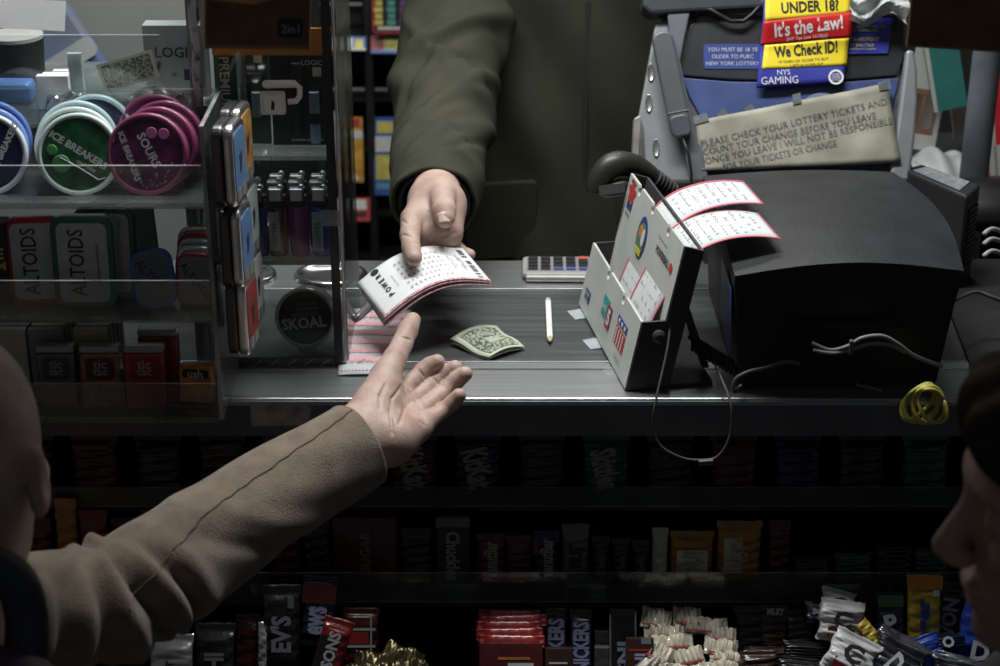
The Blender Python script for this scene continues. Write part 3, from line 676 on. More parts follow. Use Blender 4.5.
def ticket(px0, px1, py0, py1, Y, base, blocks, label, lean=8, name='scratch_ticket_book'):
    c = PY((px0+px1)/2, (py0+py1)/2, Y); s = dep(c)/FPX; w_ = (px1-px0)*s; h_ = (py1-py0)*s*1.02
    t = thing(name, label, 'lottery tickets', face(c, 0, lean), 'scratch ticket books in the rack')
    part('ticket', MB().box((0, 0, -.003), (w_, h_, .006)), base, t, local=True)
    for (x0, y0, x1, y1, m) in blocks:
        part('print_block', MB().box(((x0+x1)/2*w_, (y0+y1)/2*h_, .0004), ((x1-x0)*w_, (y1-y0)*h_, .0009)), m, t, local=True)
    return t
k_or = mat('tk_orange', (.62, .22, .03), .5, 0, .35, 40, c2=(.75, .5, .1)); k_wh = mat('tk_white', (.62, .62, .60), .5, 0, .1, 60); k_bl = mat('tk_blue', (.05, .12, .42), .5, 0, .2); k_ye = mat('tk_yellow', (.60, .52, .14), .5, 0, .2, 60); k_rd = mat('tk_red', (.42, .04, .05), .5); k_gr = mat('tk_lime', (.40, .48, .14), .5, 0, .3, 60); k_cy = mat('tk_cyan', (.15, .32, .45), .5); k_bk = mat('tk_black', (.02, .02, .03), .5); k_pu = mat('tk_purple', (.20, .08, .28), .5); k_tl = mat('tk_teal', (.10, .33, .26), .5)
ticket(331, 366, 36, 51, RY_-.02, k_bl, [(-.45, -.3, -.2, .4, k_ye), (-.12, -.3, .12, .4, k_wh), (.18, -.4, .42, .3, k_ye), (-.5, -.5, .5, -.36, k_wh)], 'blue and yellow scratch tickets lying forward in the upper left compartment', lean=42)
ticket(337, 363, 118, 182, RY_-.01, k_or, [(-.4, .36, .4, .48, k_rd), (-.5, .18, .5, .30, k_wh), (-.05, -.28, .10, .12, k_ye), (.0, -.46, .3, -.40, k_wh), (-.45, -.25, -.25, .1, k_rd)], 'orange and yellow scratch tickets in the left column of the rack')
ticket(374, 396, 118, 195, RY_-.01, k_bl, [(-.35, .30, .4, .45, k_ye), (-.5, .06, .5, .26, k_wh), (-.42, -.30, .42, .02, k_ye), (-.42, -.42, .42, -.34, k_cy)], 'blue scratch tickets with a pale grid in the right column of the rack')
ticket(334, 370, 198, 221, RY_-.02, k_rd, [(-.4, .05, -.1, .45, k_cy), (0, .0, .4, .42, k_wh), (-.4, -.3, .4, -.1, k_bk)], 'red and pale scratch tickets low in the left column of the rack', lean=20)
ticket(371, 427, 35, 54, RY_-.02, k_gr, [(-.5, -.5, .5, -.32, k_bl), (-.5, -.3, -.28, .45, k_rd), (-.45, -.2, -.33, .32, k_wh)]+[(-.24+.13*i, -.22, -.14+.13*i, .38, k_ye) for i in range(5)], 'lime green scratch tickets lying forward in the upper right compartment', lean=42)
zz = [(-.46+.235*i+.02*((j % 2)), -.30+.155*j, -.30+.235*i+.02*(j % 2)-.03*(j % 2), -.18+.155*j, (k_ye, k_tl, k_pu, k_ye)[i]) for i in range(4) for j in range(5)]
ticket(372, 426, -8, 33, RY_-.03, k_bk, [(-.5, -.5, .5, -.45, k_rd), (-.5, -.5, -.46, .5, k_rd), (.46, -.5, .5, .5, k_rd), (-.40, -.41, .40, -.34, k_wh)]+zz, 'red framed scratch tickets with coloured zigzag columns at the top of the rack', lean=4)
ticket(331, 362, 14, 30, RY_+.06, k_bk, [(-.4, -.2, .1, .2, mat('tk_dull', (.16, .13, .03), .6))], 'dark scratch tickets in the topmost left compartment', lean=4)
rdp = part('red_strip', MB().box((PY(327, 30, .29).x, .29, (CT+.003+ZY(0, .29)+.06)/2), (.006, .004, ZY(0, .29)+.06-CT-.003)), mat('strip_red', (.5, .02, .03), .5)); tag(rdp, 'narrow red strip standing just behind the right edge of the locked case', 'strip')
def spline(P, n=8):
    P = [Vector(p) for p in P]; out = []
    for i in range(len(P)-1):
        p0, p1, p2, p3 = P[max(i-1, 0)], P[i], P[i+1], P[min(i+2, len(P)-1)]
        for k in range(n):
            t = k/n; out.append(.5*((2*p1)+(p2-p0)*t+(2*p0-5*p1+4*p2-p3)*t*t+(3*p1-p0-3*p2+p3)*t**3))
    out.append(P[-1]); return out
spline_ = spline
# ------------------------------------------------------------------ ticket terminal seen from behind
YT = .385
tp0 = PY(790, 175, YT); TM = face(tp0, 0, 26); SC = FPX/dep(tp0)
def L(px, py): return ((px-790)/SC, (175-py)/SC)
def LP(*pts): return [L(*p) for p in pts]
tm = thing('ticket_terminal', 'large grey ticket terminal with a blue lower panel seen from behind at the right', 'terminal', TM)
M_thk = mat('terminal_dark', (.028, .030, .034), .38, 0, .2, 30); M_tblue = mat('terminal_blue', (.055, .085, .23), .45, 0, .15, 20)
M_tgrey = mat('terminal_grey', (.27, .28, .30), .42, .2, .08, 30); M_tmid = mat('terminal_mid_grey', (.13, .14, .16), .45, .1, .1, 30)
part('housing', MB().prism(LP((668, 182), (662, 14), (905, 14), (902, 182)), .10, z0=-.105), M_tmid, tm, local=True, bevel=.006)
part('upper_panel', MB().prism(LP((700, 14), (690, 26), (681, 45), (679, 60), (683, 75), (730, 79), (790, 80), (850, 79), (898, 75), (905, 55), (905, 14)), .006, z0=-.005), M_thk, tm, local=True, bevel=.0015)
lwp = part('lower_panel', MB().prism(LP((683, 77), (690, 96), (702, 118), (722, 142), (742, 182), (868, 182), (886, 140), (900, 77), (850, 81), (790, 82), (730, 81)), .004, z0=-.005), M_tblue, tm, local=True, bevel=.001)
part('logo_ring', MB().prism([((822-790)/SC+.030*math.cos(a)*.9, (175-112)/SC+.024*math.sin(a)) for a in [R(10+160*k/16) for k in range(17)]]+[((822-790)/SC+.026*math.cos(a)*.9, (175-112)/SC+.020*math.sin(a)) for a in [R(170-160*k/16) for k in range(17)]], .0006, z0=0.0), mat('logo_pale_blue', (.2, .24, .36), .5), lwp, local=True)
for a, b in (((716, 108), (730, 122)), ((744, 104), (757, 116))):
    (x0, y0), (x1, y1) = L(*a), L(*b)
    part('logo_block', MB().box(((x0+x1)/2, (y0+y1)/2, .0), (.012, .012, .0012), M=T((x0+x1)/2, (y0+y1)/2, 0) @ RZ(35) @ T(-(x0+x1)/2, -(y0+y1)/2, 0)), M_tmid, tm, local=True)
part('visor', MB().prism(LP((646, -34), (642, 8), (650, 15), (700, 12), (760, 9), (890, 9), (893, -34)), .045, z0=-.03), mat('visor_dark', (.04, .043, .05), .4), tm, local=True, bevel=.004)
# left side frame with finger holes
sfp = part('side_frame', MB().prism(LP((656, 22), (638, 120), (634, 182), (704, 182), (690, 120), (671, 20)), .012, z0=-.012), M_tgrey, tm, local=True, bevel=.003)
part('inner_column', MB().prism(LP((667, 12), (690, 12), (684, 40), (680, 62), (690, 110), (702, 150), (708, 182), (690, 182), (676, 120)), .010, z0=.001), M_tmid, tm, local=True, bevel=.002)
for (x, y) in ((651, 72), (649, 103), (656, 148)):
    lx, ly = L(x, y); hm = MB().lathe([(.0045, .0125-.012), (.0052, .0015), (.0056, .0)], 20, 0, T(lx, ly, .0006), sx=.8, sy=2.1); part('finger_hole', hm, mat('hole_silver', (.55, .56, .57), .25, .8), sfp, local=True, smooth=True)
part('side_cover', MB().prism(LP((634, 118), (631, 182), (648, 182), (646, 128), (641, 114)), .02, z0=-.02), mat('dull_bronze', (.28, .27, .24), .5, .4, .3), tm, local=True, bevel=.002)
# right curved arm
part('curved_arm', MB().prism(LP((906, 50), (903, 75), (899, 105), (894, 140), (888, 182), (908, 182), (914, 140), (917, 100), (917, 70), (914, 50)), .03, z0=-.022), M_tgrey, tm, local=True, bevel=.004)
part('top_cable', MB().tube([(*L(694, 16), .006), (*L(700, 10), .010), (*L(709, 10), .012), (*L(719, 16), .012), (*L(730, 22), .011), (*L(743, 22), .011), (*L(752, 15), .011), (*L(760, 6), .012), (*L(766, -4), .014)], .0028, 10), M_black, tm, local=True, smooth=True)
m_sb = mat('sticker_blue', (.035, .06, .25), .5, 0, .1)
asp = part('age_sticker', MB().prism(rrect(58/SC, 25/SC, .003, cx=L(733, 56)[0], cy=L(733, 56)[1]), .0008, z0=.0012), m_sb, tm, local=True)
mb = MB(); TF = flatfn(z=.0026)
for s, py, w_ in (('YOU MUST BE 18 YE', 49, 50), ('OLDER TO PURC', 56, 42), ('NEW YORK LOTTERY', 63, 53)): mb = MB(); text(mb, s, flatfn(z=.0023), L(733, 0)[0], L(0, py)[1], width=w_/SC); part('lettering', mb, l_w, asp, local=True)
# wall behind / support column so the terminal stands on the counter
part('base', MB().prism(LP((690, 182), (690, 196), (890, 196), (890, 182)), .09, z0=-.11), M_thk, tm, local=True)
bz = TM @ Vector((0, (175-196)/SC, -.06))
part('foot', MB().box((bz.x, YT+.03, (CT+.002+bz.z+.01)/2), (.20, .07, bz.z+.01-CT-.002)), M_thk, tm)

# grey handheld wand hooked on the left
a, b = L(660, 34), L(681, 140)
M = TM @ T((a[0]+b[0])/2, (a[1]+b[1])/2, .022) @ RZ(90+math.degrees(math.atan2(b[1]-a[1], b[0]-a[0])))
hl = math.hypot(b[0]-a[0], b[1]-a[1])
wd = thing('handheld_wand', 'dark grey rounded handset hooked on the left side of the terminal', 'handset', M)
part('body', MB().prism(rrect(.026, hl, .0115), .012, z0=-.009), mat('wand_grey', (.085, .092, .105), .45, 0, .08), wd, local=True, bevel=.003)
part('grip_line', MB().box((0, -hl*.26, .0033), (.0262, .0012, .0012)), M_tgrey, wd, local=True)
part('end_piece', MB().prism(rrect(.024, hl*.20, .007, cy=-hl*.39), .012, z0=-.0075), mat('wand_grey2', (.07, .076, .09), .45), wd, local=True, bevel=.002)
part('wand_cord', MB().tube([(0, -hl/2-.001, 0), (.003, -hl/2-.02, .0), (.002, -hl/2-.045, -.002), (-.004, -hl/2-.07, -.006), (-.006, -hl/2-.085, -.01)], .0018, 8), M_black, wd, local=True, smooth=True)

# paper sign, yellow / red / blue
def SF(z): return lambda x, y: TM @ Vector((x, y, z))
m_sy = mat('sign_yellow', (.88, .70, .03), .55, 0, .04, 20); m_sr = mat('sign_red', (.62, .018, .02), .5, 0, .06); m_sbl = mat('sign_blue', (.035, .045, .36), .5, 0, .1)
ss = thing('age_warning_sign', 'yellow, red and blue age warning sign taped on the terminal', 'sign', TM @ T(*L(804, 84), .008))
zz_ = .0085
def bend(u, v): return lambda: None
def SGN(z):
    def f(x, y):
        b = .0012*math.sin((x+y*.4)*70)+.0006*math.sin(y*110+x*30)
        k = min(max((y-L(0, 50)[1])/(L(0, 14)[1]-L(0, 50)[1]), 0), 1)
        y -= 3/SC; return TM @ Vector((x, y, z+b+.0125*k*k*(3-2*k)))
    return f
g = SGN(zz_)
def quad_sheet(c, f, n=12, m_=12, th=.0004):
    """c = four label-space corners (bl, br, tr, tl)"""
    def fn(u, v):
        x = (c[0][0]*(1-u)+c[1][0]*u)*(1-v)+(c[3][0]*(1-u)+c[2][0]*u)*v; y = (c[0][1]*(1-u)+c[1][1]*u)*(1-v)+(c[3][1]*(1-u)+c[2][1]*u)*v
        return f(x, y)
    return MB().sheet(fn, n, m_, th)
pap1 = part('paper', quad_sheet(LP((756, 86), (843, 80), (852, -8), (763, -8)), SGN(zz_), 20, 16), m_sbl, ss, smooth=True)
yp1 = part('yellow_panel', quad_sheet(LP((761, 67), (846, 63), (848, 36), (764, 43)), SGN(zz_+.0005), 16, 8), m_sy, ss, smooth=True)
rp1 = part('red_panel', quad_sheet(LP((760, 43), (850, 36), (852, 11), (762, 21)), SGN(zz_+.0006), 16, 8), m_sr, ss, smooth=True)
yp2 = part('yellow_panel', quad_sheet(LP((763, 21), (848, 12), (850, -6), (764, -4)), SGN(zz_+.0005), 16, 6), m_sy, ss, smooth=True)
f2 = SGN(zz_+.0011)
def line(root, m, s_, fn, x, y, **k):
    mb = MB(); text(mb, s_, fn, x, y, **k); return part('lettering', mb, m, root)
m_sw = mat('sign_white', (.8, .8, .8), .5)
line(yp2, M_ink, 'UNDER 18?', f2, *L(808, 6), width=57/SC, height=11.5/SC, bold=.03, rot=3); line(yp1, M_ink, 'We Check ID!', f2, *L(805, 47), width=63/SC, height=12/SC, bold=.03, rot=5)
line(yp1, M_ink, '18 YEARS OR OLDER TO BUY', f2, *L(803, 58), width=50/SC, rot=4); line(yp1, M_ink, '1-877-8-HOPE-NY', f2, *L(806, 62.5), width=33/SC, rot=3)
line(rp1, m_sw, "It's the Law!", f2, *L(807, 25), width=68/SC, height=14/SC, bold=.025, rot=7); line(rp1, m_sw, '(NY Tax Law 1610(a))', f2, *L(806, 36), width=40/SC, rot=5)
line(pap1, m_sw, 'NYS', f2, *L(783, 70), width=13/SC, rot=3); line(pap1, m_sw, 'GAMING', f2, *L(779, 78), width=37/SC, height=7.5/SC, rot=3)
mb = MB()
for k in range(24):
    a0, a1 = 2*math.pi*k/24, 2*math.pi*(k+1)/24; cx, cy = L(835, 75); r0, r1 = 5.6/SC, 7.6/SC
    mb.add([f2(cx+r0*math.cos(a0), cy+r0*math.sin(a0)), f2(cx+r1*math.cos(a0), cy+r1*math.sin(a0)), f2(cx+r1*math.cos(a1), cy+r1*math.sin(a1)), f2(cx+r0*math.cos(a1), cy+r0*math.sin(a1))], [(0, 1, 2, 3)])
part('round_seal', mb, m_sw, pap1)
for s_, dy in (('VOID', 2.6), ('WHERE', 0), ('SOLD', -2.6)): line(pap1, m_sw, s_, f2, L(835, 0)[0], L(0, 75)[1]+dy/SC, width=9/SC)
# second blue sign half hidden
s2 = thing('blue_helpline_sign', 'blue sign with yellow lines half hidden behind the yellow warning sign', 'sign', TM @ T(*L(868, 40), .004))
pap2 = part('paper', quad_sheet(LP((838, 54), (888, 53), (894, 16), (842, 18)), SF(.0035)), m_sbl, s2)
mb = MB(); f3 = SF(.0046)
for s, py, w_, b in (('PROBLEM GAMBLING', 26, 36, .01), ('LER GAMBLING', 30, 28, .03), ('7-8-HOPENY', 39, 30, .04), ('77 846-7369', 45, 24, .02), ('confidential helpline', 49, 26, 0)):
    line(pap2, mat('yellow_ink', (.55, .5, .12), .5), s, f3, L(850, 0)[0], L(0, py)[1], width=w_/SC, bold=b*.5, align='l')
# typed notice, taped, worn
nt_ = thing('typed_notice', 'long worn paper notice typed in capitals and taped across the terminal', 'notice', TM @ T(*L(795, 128), .012))
cN = LP((700, 172), (899, 164), (886, 84), (695, 122))
def NF(z):
    def f(x, y): return TM @ Vector((x, y, z+.0012*math.sin(x*60+1)+.0008*math.sin(y*140+x*40)))
    return f
m_not = mat('aged_paper', (.32, .31, .25), .7, 0, .25, 18, .2, 60, c2=(.43, .42, .35))
pap3 = part('paper', quad_sheet(cN, NF(.010), 30, 12), m_not, nt_, smooth=True)
mb = MB(); f4 = NF(.0112); rt = 10.5
for s, (x0, y0), (x1, y1) in (('PLEASE CHECK YOUR LOTTERY TICKETS AND', (700, 145), (885, 102)), ('COUNT YOUR CHANGE BEFORE YOU LEAVE', (702, 153), (874, 116)),
                              ('ONCE YOU LEAVE I WILL NOT BE RESPONSIBLE', (704, 162), (890, 121)), ('FOR YOUR TICKETS OR CHANGE.', (722, 168), (836, 143))):
    a, b = L(x0, y0), L(x1, y1); line(pap3, mat('faded_ink', (.10, .10, .10), .7, 0, .5, 14, c2=(.26, .26, .23)), s, f4, (a[0]+b[0])/2, (a[1]+b[1])/2, width=math.hypot(b[0]-a[0], b[1]-a[1]), height=6.6/SC, rot=math.degrees(math.atan2(b[1]-a[1], b[0]-a[0])), bold=.0)
for c in (((694, 126), (708, 122), (706, 114), (692, 118)), ((792, 106), (800, 104), (799, 94), (791, 96)), ((878, 92), (890, 90), (888, 80), (876, 84))):
    part('tape_piece', quad_sheet(LP(*c), NF(.0114), 3, 3), clear('tape', (.75, .8, .82)), nt_)
# crumpled white paper on top of the signs
def crump(u, v):
    x, y = L(846+58*u, 24-34*v+6*math.sin(u*7)); return TM @ Vector((x, y, .03+.010*math.sin(u*11+v*5)+.008*math.sin(v*13-u*4)))
o = part('crumpled_paper', MB().sheet(crump, 14, 10, .0004), mat('crumpled_white', (.50, .51, .52), .6)); tag(o, 'crumpled white paper at the top above the blue sign', 'paper')

# ------------------------------------------------------------------ ticket printer (big dark box)
def pz(px, py, z): return PZ(px, py, z)
ZT = 1.092
fl, frr = pz(735, 276, ZT-.004), pz(964, 271, ZT-.004); bl_, br_ = pz(703, 176, ZT+.003), pz(893, 172, ZT+.003)
m_pr = mat('printer_charcoal', (.012, .0135, .0165), .5, 0, .35, 25, .25, 500); m_prd = mat('printer_dark', (.010, .010, .012), .5, 0, .3)
pr = thing('ticket_printer', 'big charcoal ticket printer with a curved lid and blue side on the counter', 'printer', Vector(((fl.x+frr.x)/2, .18, CT)))
def top(u, v, dz=0):
    a = fl.lerp(frr, u); b = bl_.lerp(br_, u); p = a.lerp(b, v)
    # right edge bulges outwards near the middle, lid bows upwards
    p = p+Vector((.016*math.sin(math.pi*v)*u**4, 0, .012*math.sin(math.pi*u)*(1-.6*v)+.006*math.sin(math.pi*v)+dz))
    return p
lid = MB(); nu, nv = 28, 20; V = []; F = []
rings = [(0, 0), (-.012, 0), (-.014, .004)]
ring = [(i/nu, 0) for i in range(nu)]+[(1, j/nv) for j in range(nv)]+[(1-i/nu, 1) for i in range(nu)]+[(0, 1-j/nv) for j in range(nv)]
for j in range(nv+1):
    for i in range(nu+1): V.append(top(i/nu, j/nv))
for j in range(nv):
    for i in range(nu): F.append((j*(nu+1)+i, j*(nu+1)+i+1, (j+1)*(nu+1)+i+1, (j+1)*(nu+1)+i))
lid.add(V, F)
V = [top(u, v) for u, v in ring]+[top(u, v, -.016) for u, v in ring]; n = len(ring)
lid.add(V, [(i, n+i, n+(i+1) % n, (i+1) % n) for i in range(n)])
part('lid', lid, m_pr, pr, smooth=False, bevel=.0012)
ctrp = Vector(((fl.x+frr.x)/2, .18, 0))
def shrink(p, k, z): return Vector((ctrp.x+(p.x-ctrp.x)*k, ctrp.y+(p.y-ctrp.y)*k, z))
body = MB(); V = []
lv = [(.985, None), (.965, 1.05), (.93, 1.00), (.90, CT+.004)]
for k, z in lv:
    for u, v in ring:
        p = top(u, v, -.016); V.append(shrink(p, k, p.z if z is None else z))
F = [(a*n+i, (a+1)*n+i, (a+1)*n+(i+1) % n, a*n+(i+1) % n) for a in range(3) for i in range(n)]
body.add(V, F); body.add(V[3*n:], [tuple(range(n))])
part('body', body, m_prd, pr)
# blue side insert
sp_ = MB(); fA = shrink(top(0, .10, 0), .995, 0); fB = shrink(top(0, .62, 0), .995, 0)
nl = Vector((-1, 0, 0))
def sidept(v, z, off): p = top(0, v, 0); k = .985-(ZT-z)*.35; q = shrink(p, k, z); return q+Vector((-off, 0, 0))
sp_.grid(lambda u, v: sidept(.03+.30*u, ZT-.022-(.085-.02*u)*v, .004), 6, 6)
part('side_insert', sp_, mat('printer_blue', (.05, .07, .55), .35, 0, .1), pr)
part('paper_slot', MB().box(((fl.x+frr.x)/2, fl.y+.008, 1.03), (.12, .006, .006)), M_blackm, pr)

# adaptor box at the right
ZA = 1.075
A = [pz(902, 168, ZA), pz(922, 163, ZA), pz(981, 184, ZA), pz(967, 196, ZA)]
ad = thing('power_adaptor', 'black ribbed power adaptor box standing right of the printer', 'adaptor', Vector((sum(p.x for p in A)/4, sum(p.y for p in A)/4, CT)))
poly = [(p.x, p.y) for p in (A[0], A[3], A[2], A[1])]
poly = [(p.x, p.y) for p in A]
def area2(P): return sum(P[i][0]*P[(i+1) % len(P)][1]-P[(i+1) % len(P)][0]*P[i][1] for i in range(len(P)))
if area2(poly) < 0: poly = poly[::-1]
part('case', MB().prism(poly, ZA-CT-.003, z0=CT+.002), mat('adaptor_black', (.022, .022, .025), .4), ad, bevel=.003)
c0 = (A[0]+A[2])/2
lp = [c0+(p-c0)*.72 for p in A]; lp2 = [(p.x, p.y) for p in lp]
if area2(lp2) < 0: lp2 = lp2[::-1]
part('rating_label', MB().prism(lp2, .0006, z0=ZA-.0004), mat('rating_grey', (.30, .31, .33), .4, .3, .3, 150), ad)
rb = MB(); e0, e1 = A[3], A[2]; dirx = (e1-e0)
for k in range(12):
    z = CT+.03+.0065*k; mid = e0.lerp(e1, .55); nrm = Vector((dirx.y, -dirx.x, 0)).normalized()
    rb.box((0, 0, 0), (dirx.length*.6, .003, .003), 0, frame(Vector((mid.x, mid.y, z))+nrm*.001, dirx, Vector((0, 0, 1))))
part('cooling_ribs', rb, mat('rib_black', (.05, .05, .055), .4), ad)

# ------------------------------------------------------------------ play slip holder
A0 = PZ(580, 304, CT+.004); B0 = PZ(626, 389, CT+.004)
e = (B0-A0); LEN = e.length; e = e.normalized(); nb = Vector((-e.y, e.x, 0)).normalized()
if nb.x < 0: nb = -nb
def LU(deg): return (nb*math.sin(R(deg))+Vector((0, 0, math.cos(R(deg))))).normalized()
u1 = LU(11.5)
hd = thing('play_slip_holder', 'white two tier play slip holder with printed logos, standing on the counter', 'slip holder', Vector(((A0.x+B0.x)/2+.03, (A0.y+B0.y)/2, CT)))
def panel(off, h_, notch, z0=0):
    """outline in (s along e, t up) with rounded finger notches on the top edge"""
    P = [(0, z0), (LEN, z0), (LEN, h_)]
    for c in sorted(notch, reverse=True):
        P += [(c*LEN+.007, h_), (c*LEN+.005, h_-.003)]+[(c*LEN+.0055*math.cos(a), h_-.006-.0055*math.sin(a)) for a in [math.pi*k/6 for k in range(7)]]+[(c*LEN-.005, h_-.003), (c*LEN-.007, h_)]
    P += [(0, h_)]
    return P
def pframe(o): return frame(o, e, u1)     # z of the frame = e x u  -> towards the customer or away
Fp = pframe(A0); zdir = Fp.col[2].to_3d(); sgn = 1 if zdir.dot(-nb) > 0 else -1
m_hd = mat('holder_white', (.50, .51, .49), .45, 0, .10, 14); m_hdd = mat('holder_dark', (.045, .045, .05), .5)
fpan = part('front_panel', MB().prism(panel(0, .078, (.37, .68)), .003, 0, Fp, z0=-.0015), m_hd, hd)
OFF = .026
Fb = frame(A0+nb*OFF+u1*.0, e, u1)
bpan = part('back_panel', MB().prism(panel(0, .162, (.20, .46, .75)), .003, 0, Fb, z0=-.0015), m_hd, hd)
Fr = frame(A0+nb*(OFF+.020), e, u1)
part('rear_cover', MB().prism([(0, 0), (LEN, 0), (LEN, .156), (0, .156)], .003, 0, Fr, z0=-.0015), m_hdd, hd)
def quadbox(mb, pts, th, nrm, mi=0):
    V = [p-nrm*th/2 for p in pts]+[p+nrm*th/2 for p in pts]; k = len(pts)
    mb.add(V, [tuple(reversed(range(k))), tuple(range(k, 2*k))]+[(i, (i+1) % k, k+(i+1) % k, k+i) for i in range(k)], mi)
mb = MB(); Bq = B0
quadbox(mb, [Bq, Bq+nb*OFF, Bq+nb*OFF+u1*.078, Bq+u1*.078], .003, e); quadbox(mb, [Bq+nb*OFF, Bq+nb*(OFF+.02), Bq+nb*(OFF+.02)+u1*.156, Bq+nb*OFF+u1*.162], .003, e)
part('end_panel', mb, m_hdd, hd)
mb = MB(); quadbox(mb, [A0, A0+nb*OFF, A0+nb*OFF+u1*.078, A0+u1*.078], .003, e); quadbox(mb, [A0+nb*OFF, A0+nb*(OFF+.02), A0+nb*(OFF+.02)+u1*.156, A0+nb*OFF+u1*.162], .003, e)
part('end_panel', mb, m_hdd, hd)
mb = MB(); quadbox(mb, [A0-nb*.001, B0-nb*.001, B0+nb*.095, A0+nb*.095], .0035, Vector((0, 0, 1)))
part('base_tray', mb, m_hdd, hd)
mb = MB(); bb = B0+nb*(OFF+.02)-e*.03; quadbox(mb, [bb+u1*.10, bb+u1*.085, bb+nb*.045+Vector((0, 0, .006)), bb+nb*.052+Vector((0, 0, .006))], .012, e)
part('rear_strut', mb, m_hdd, hd)
part('pivot_knob', MB().lathe([(.004, 0), (.007, .001), (.007, .006), (.004, .008)], 20, 0, frame(B0+nb*(OFF-.006)+u1*.062+e*.0015, nb, Vector((0, 0, 1)).cross(nb) if False else u1) @ T(0, 0, 0)), m_hdd, hd)
m_gi0 = mat('holder_grey_ink', (.25, .25, .26), .6)
def HF(F_, z): 
    return lambda s, t: F_ @ Vector((s, t, sgn*z))
def sticker(F_, s0, t0, w_, h_, m, z=.0020): 
    mb = MB(); f = HF(F_, z); P = [f(s0-w_/2, t0-h_/2), f(s0+w_/2, t0-h_/2), f(s0+w_/2, t0+h_/2), f(s0-w_/2, t0+h_/2)]
    quadbox(mb, P, .0003, -nb); return part('logo_sticker', mb, m, fpan if F_ is Fp else bpan)
mb = MB()
st = mat('st_teal', (.03, .30, .30), .5); spk = mat('st_maroon', (.28, .03, .10), .5); snv = mat('st_navy', (.03, .05, .22), .5); srd = mat('st_red', (.45, .04, .04), .5); sgy = mat('st_grey', (.22, .24, .27), .5, 0, .4, 200); sor = mat('st_orange', (.55, .2, .03), .5); sgn_ = mat('st_green', (.09, .18, .10), .5); sye = mat('st_yellow', (.5, .45, .05), .5)
sticker(Fp, LEN*.12, .022, .022, .014, snv); sticker(Fp, LEN*.12, .024, .017, .004, sgy, .0024)
sticker(Fp, LEN*.45, .040, .026, .024, st); sticker(Fp, LEN*.53, .036, .018, .026, spk, .0024)
sticker(Fp, LEN*.76, .050, .040, .009, snv); sticker(Fp, LEN*.76, .033, .040, .020, srd)
for k in range(4): sticker(Fp, LEN*.76-.014+.009*k, .033, .003, .017, l_w, .0025)
for k in range(3): sticker(Fp, LEN*.76-.012+.012*k, .050, .006, .004, l_w, .0025)
mb = MB(); f = HF(Fp, .0028); line(fpan, l_w, 'TAKE', f, LEN*.43, .040, width=.022, bold=.03, rot=0); line(fpan, l_w, '5', f, LEN*.535, .036, height=.019, bold=.05); line(fpan, l_w, 'WIN', f, LEN*.12, .017, width=.014)
line(fpan, m_gi0, 'lottery', f, LEN*.80, .012, width=.026)
# the back tier: red splash logo, oval logo, black lettering
sticker(Fb, LEN*.10, .130, .020, .008, snv); 
mb = MB(); f = HF(Fb, .0022); Pp = [f(LEN*.10+.013*math.cos(a)*(1+.25*math.sin(5*a)), .146+.012*math.sin(a)*(1+.25*math.sin(5*a))) for a in [2*math.pi*k/30 for k in range(30)]]; quadbox(mb, Pp, .0003, -nb); part('logo_sticker', mb, srd, bpan)
def oval(cx, cy, a_, b_, z, m):
    mb = MB(); f = HF(Fb, z); quadbox(mb, [f(cx+a_*math.cos(t), cy+b_*math.sin(t)) for t in [2*math.pi*k/32 for k in range(32)]], .0003, -nb); part('logo_sticker', mb, m, bpan)
oval(LEN*.40, .118, .018, .024, .0022, snv); oval(LEN*.40, .116, .014, .019, .0026, sgn_); oval(LEN*.38, .124, .006, .007, .0030, sor); oval(LEN*.43, .120, .006, .010, .0030, l_w); sticker(Fb, LEN*.40, .102, .022, .007, sye, .0031)
mb = MB(); f = HF(Fb, .0022); line(bpan, M_ink, 'POWERBALL', f, LEN*.76, .128, width=.052, height=.009, bold=.03); line(bpan, M_ink, 'New York Lottery', f, LEN*.72, .141, width=.036); line(bpan, M_ink, 'MEGA', f, LEN*.10, .158, width=.020, bold=.03); line(bpan, M_ink, 'MILLIONS', f, LEN*.10, .120, width=.018, bold=.02)
oval(LEN*.905, .128, .0055, .0055, .0022, srd)
for s_, t_ in ((LEN*.16, -.001), (LEN*.52, -.001), (LEN*.86, -.001)):
    p = A0+e*s_; mb = MB(); quadbox(mb, [p+Vector((0, 0, -.002)), p-e*.028+Vector((0, 0, -.002)), p-e*.026-nb*.018+Vector((0, 0, -.0028)), p-nb*.014+Vector((0, 0, -.0028))], .0006, Vector((0, 0, 1)))
    part('tape_piece', mb, clear('tape', (.75, .8, .82)), hd)

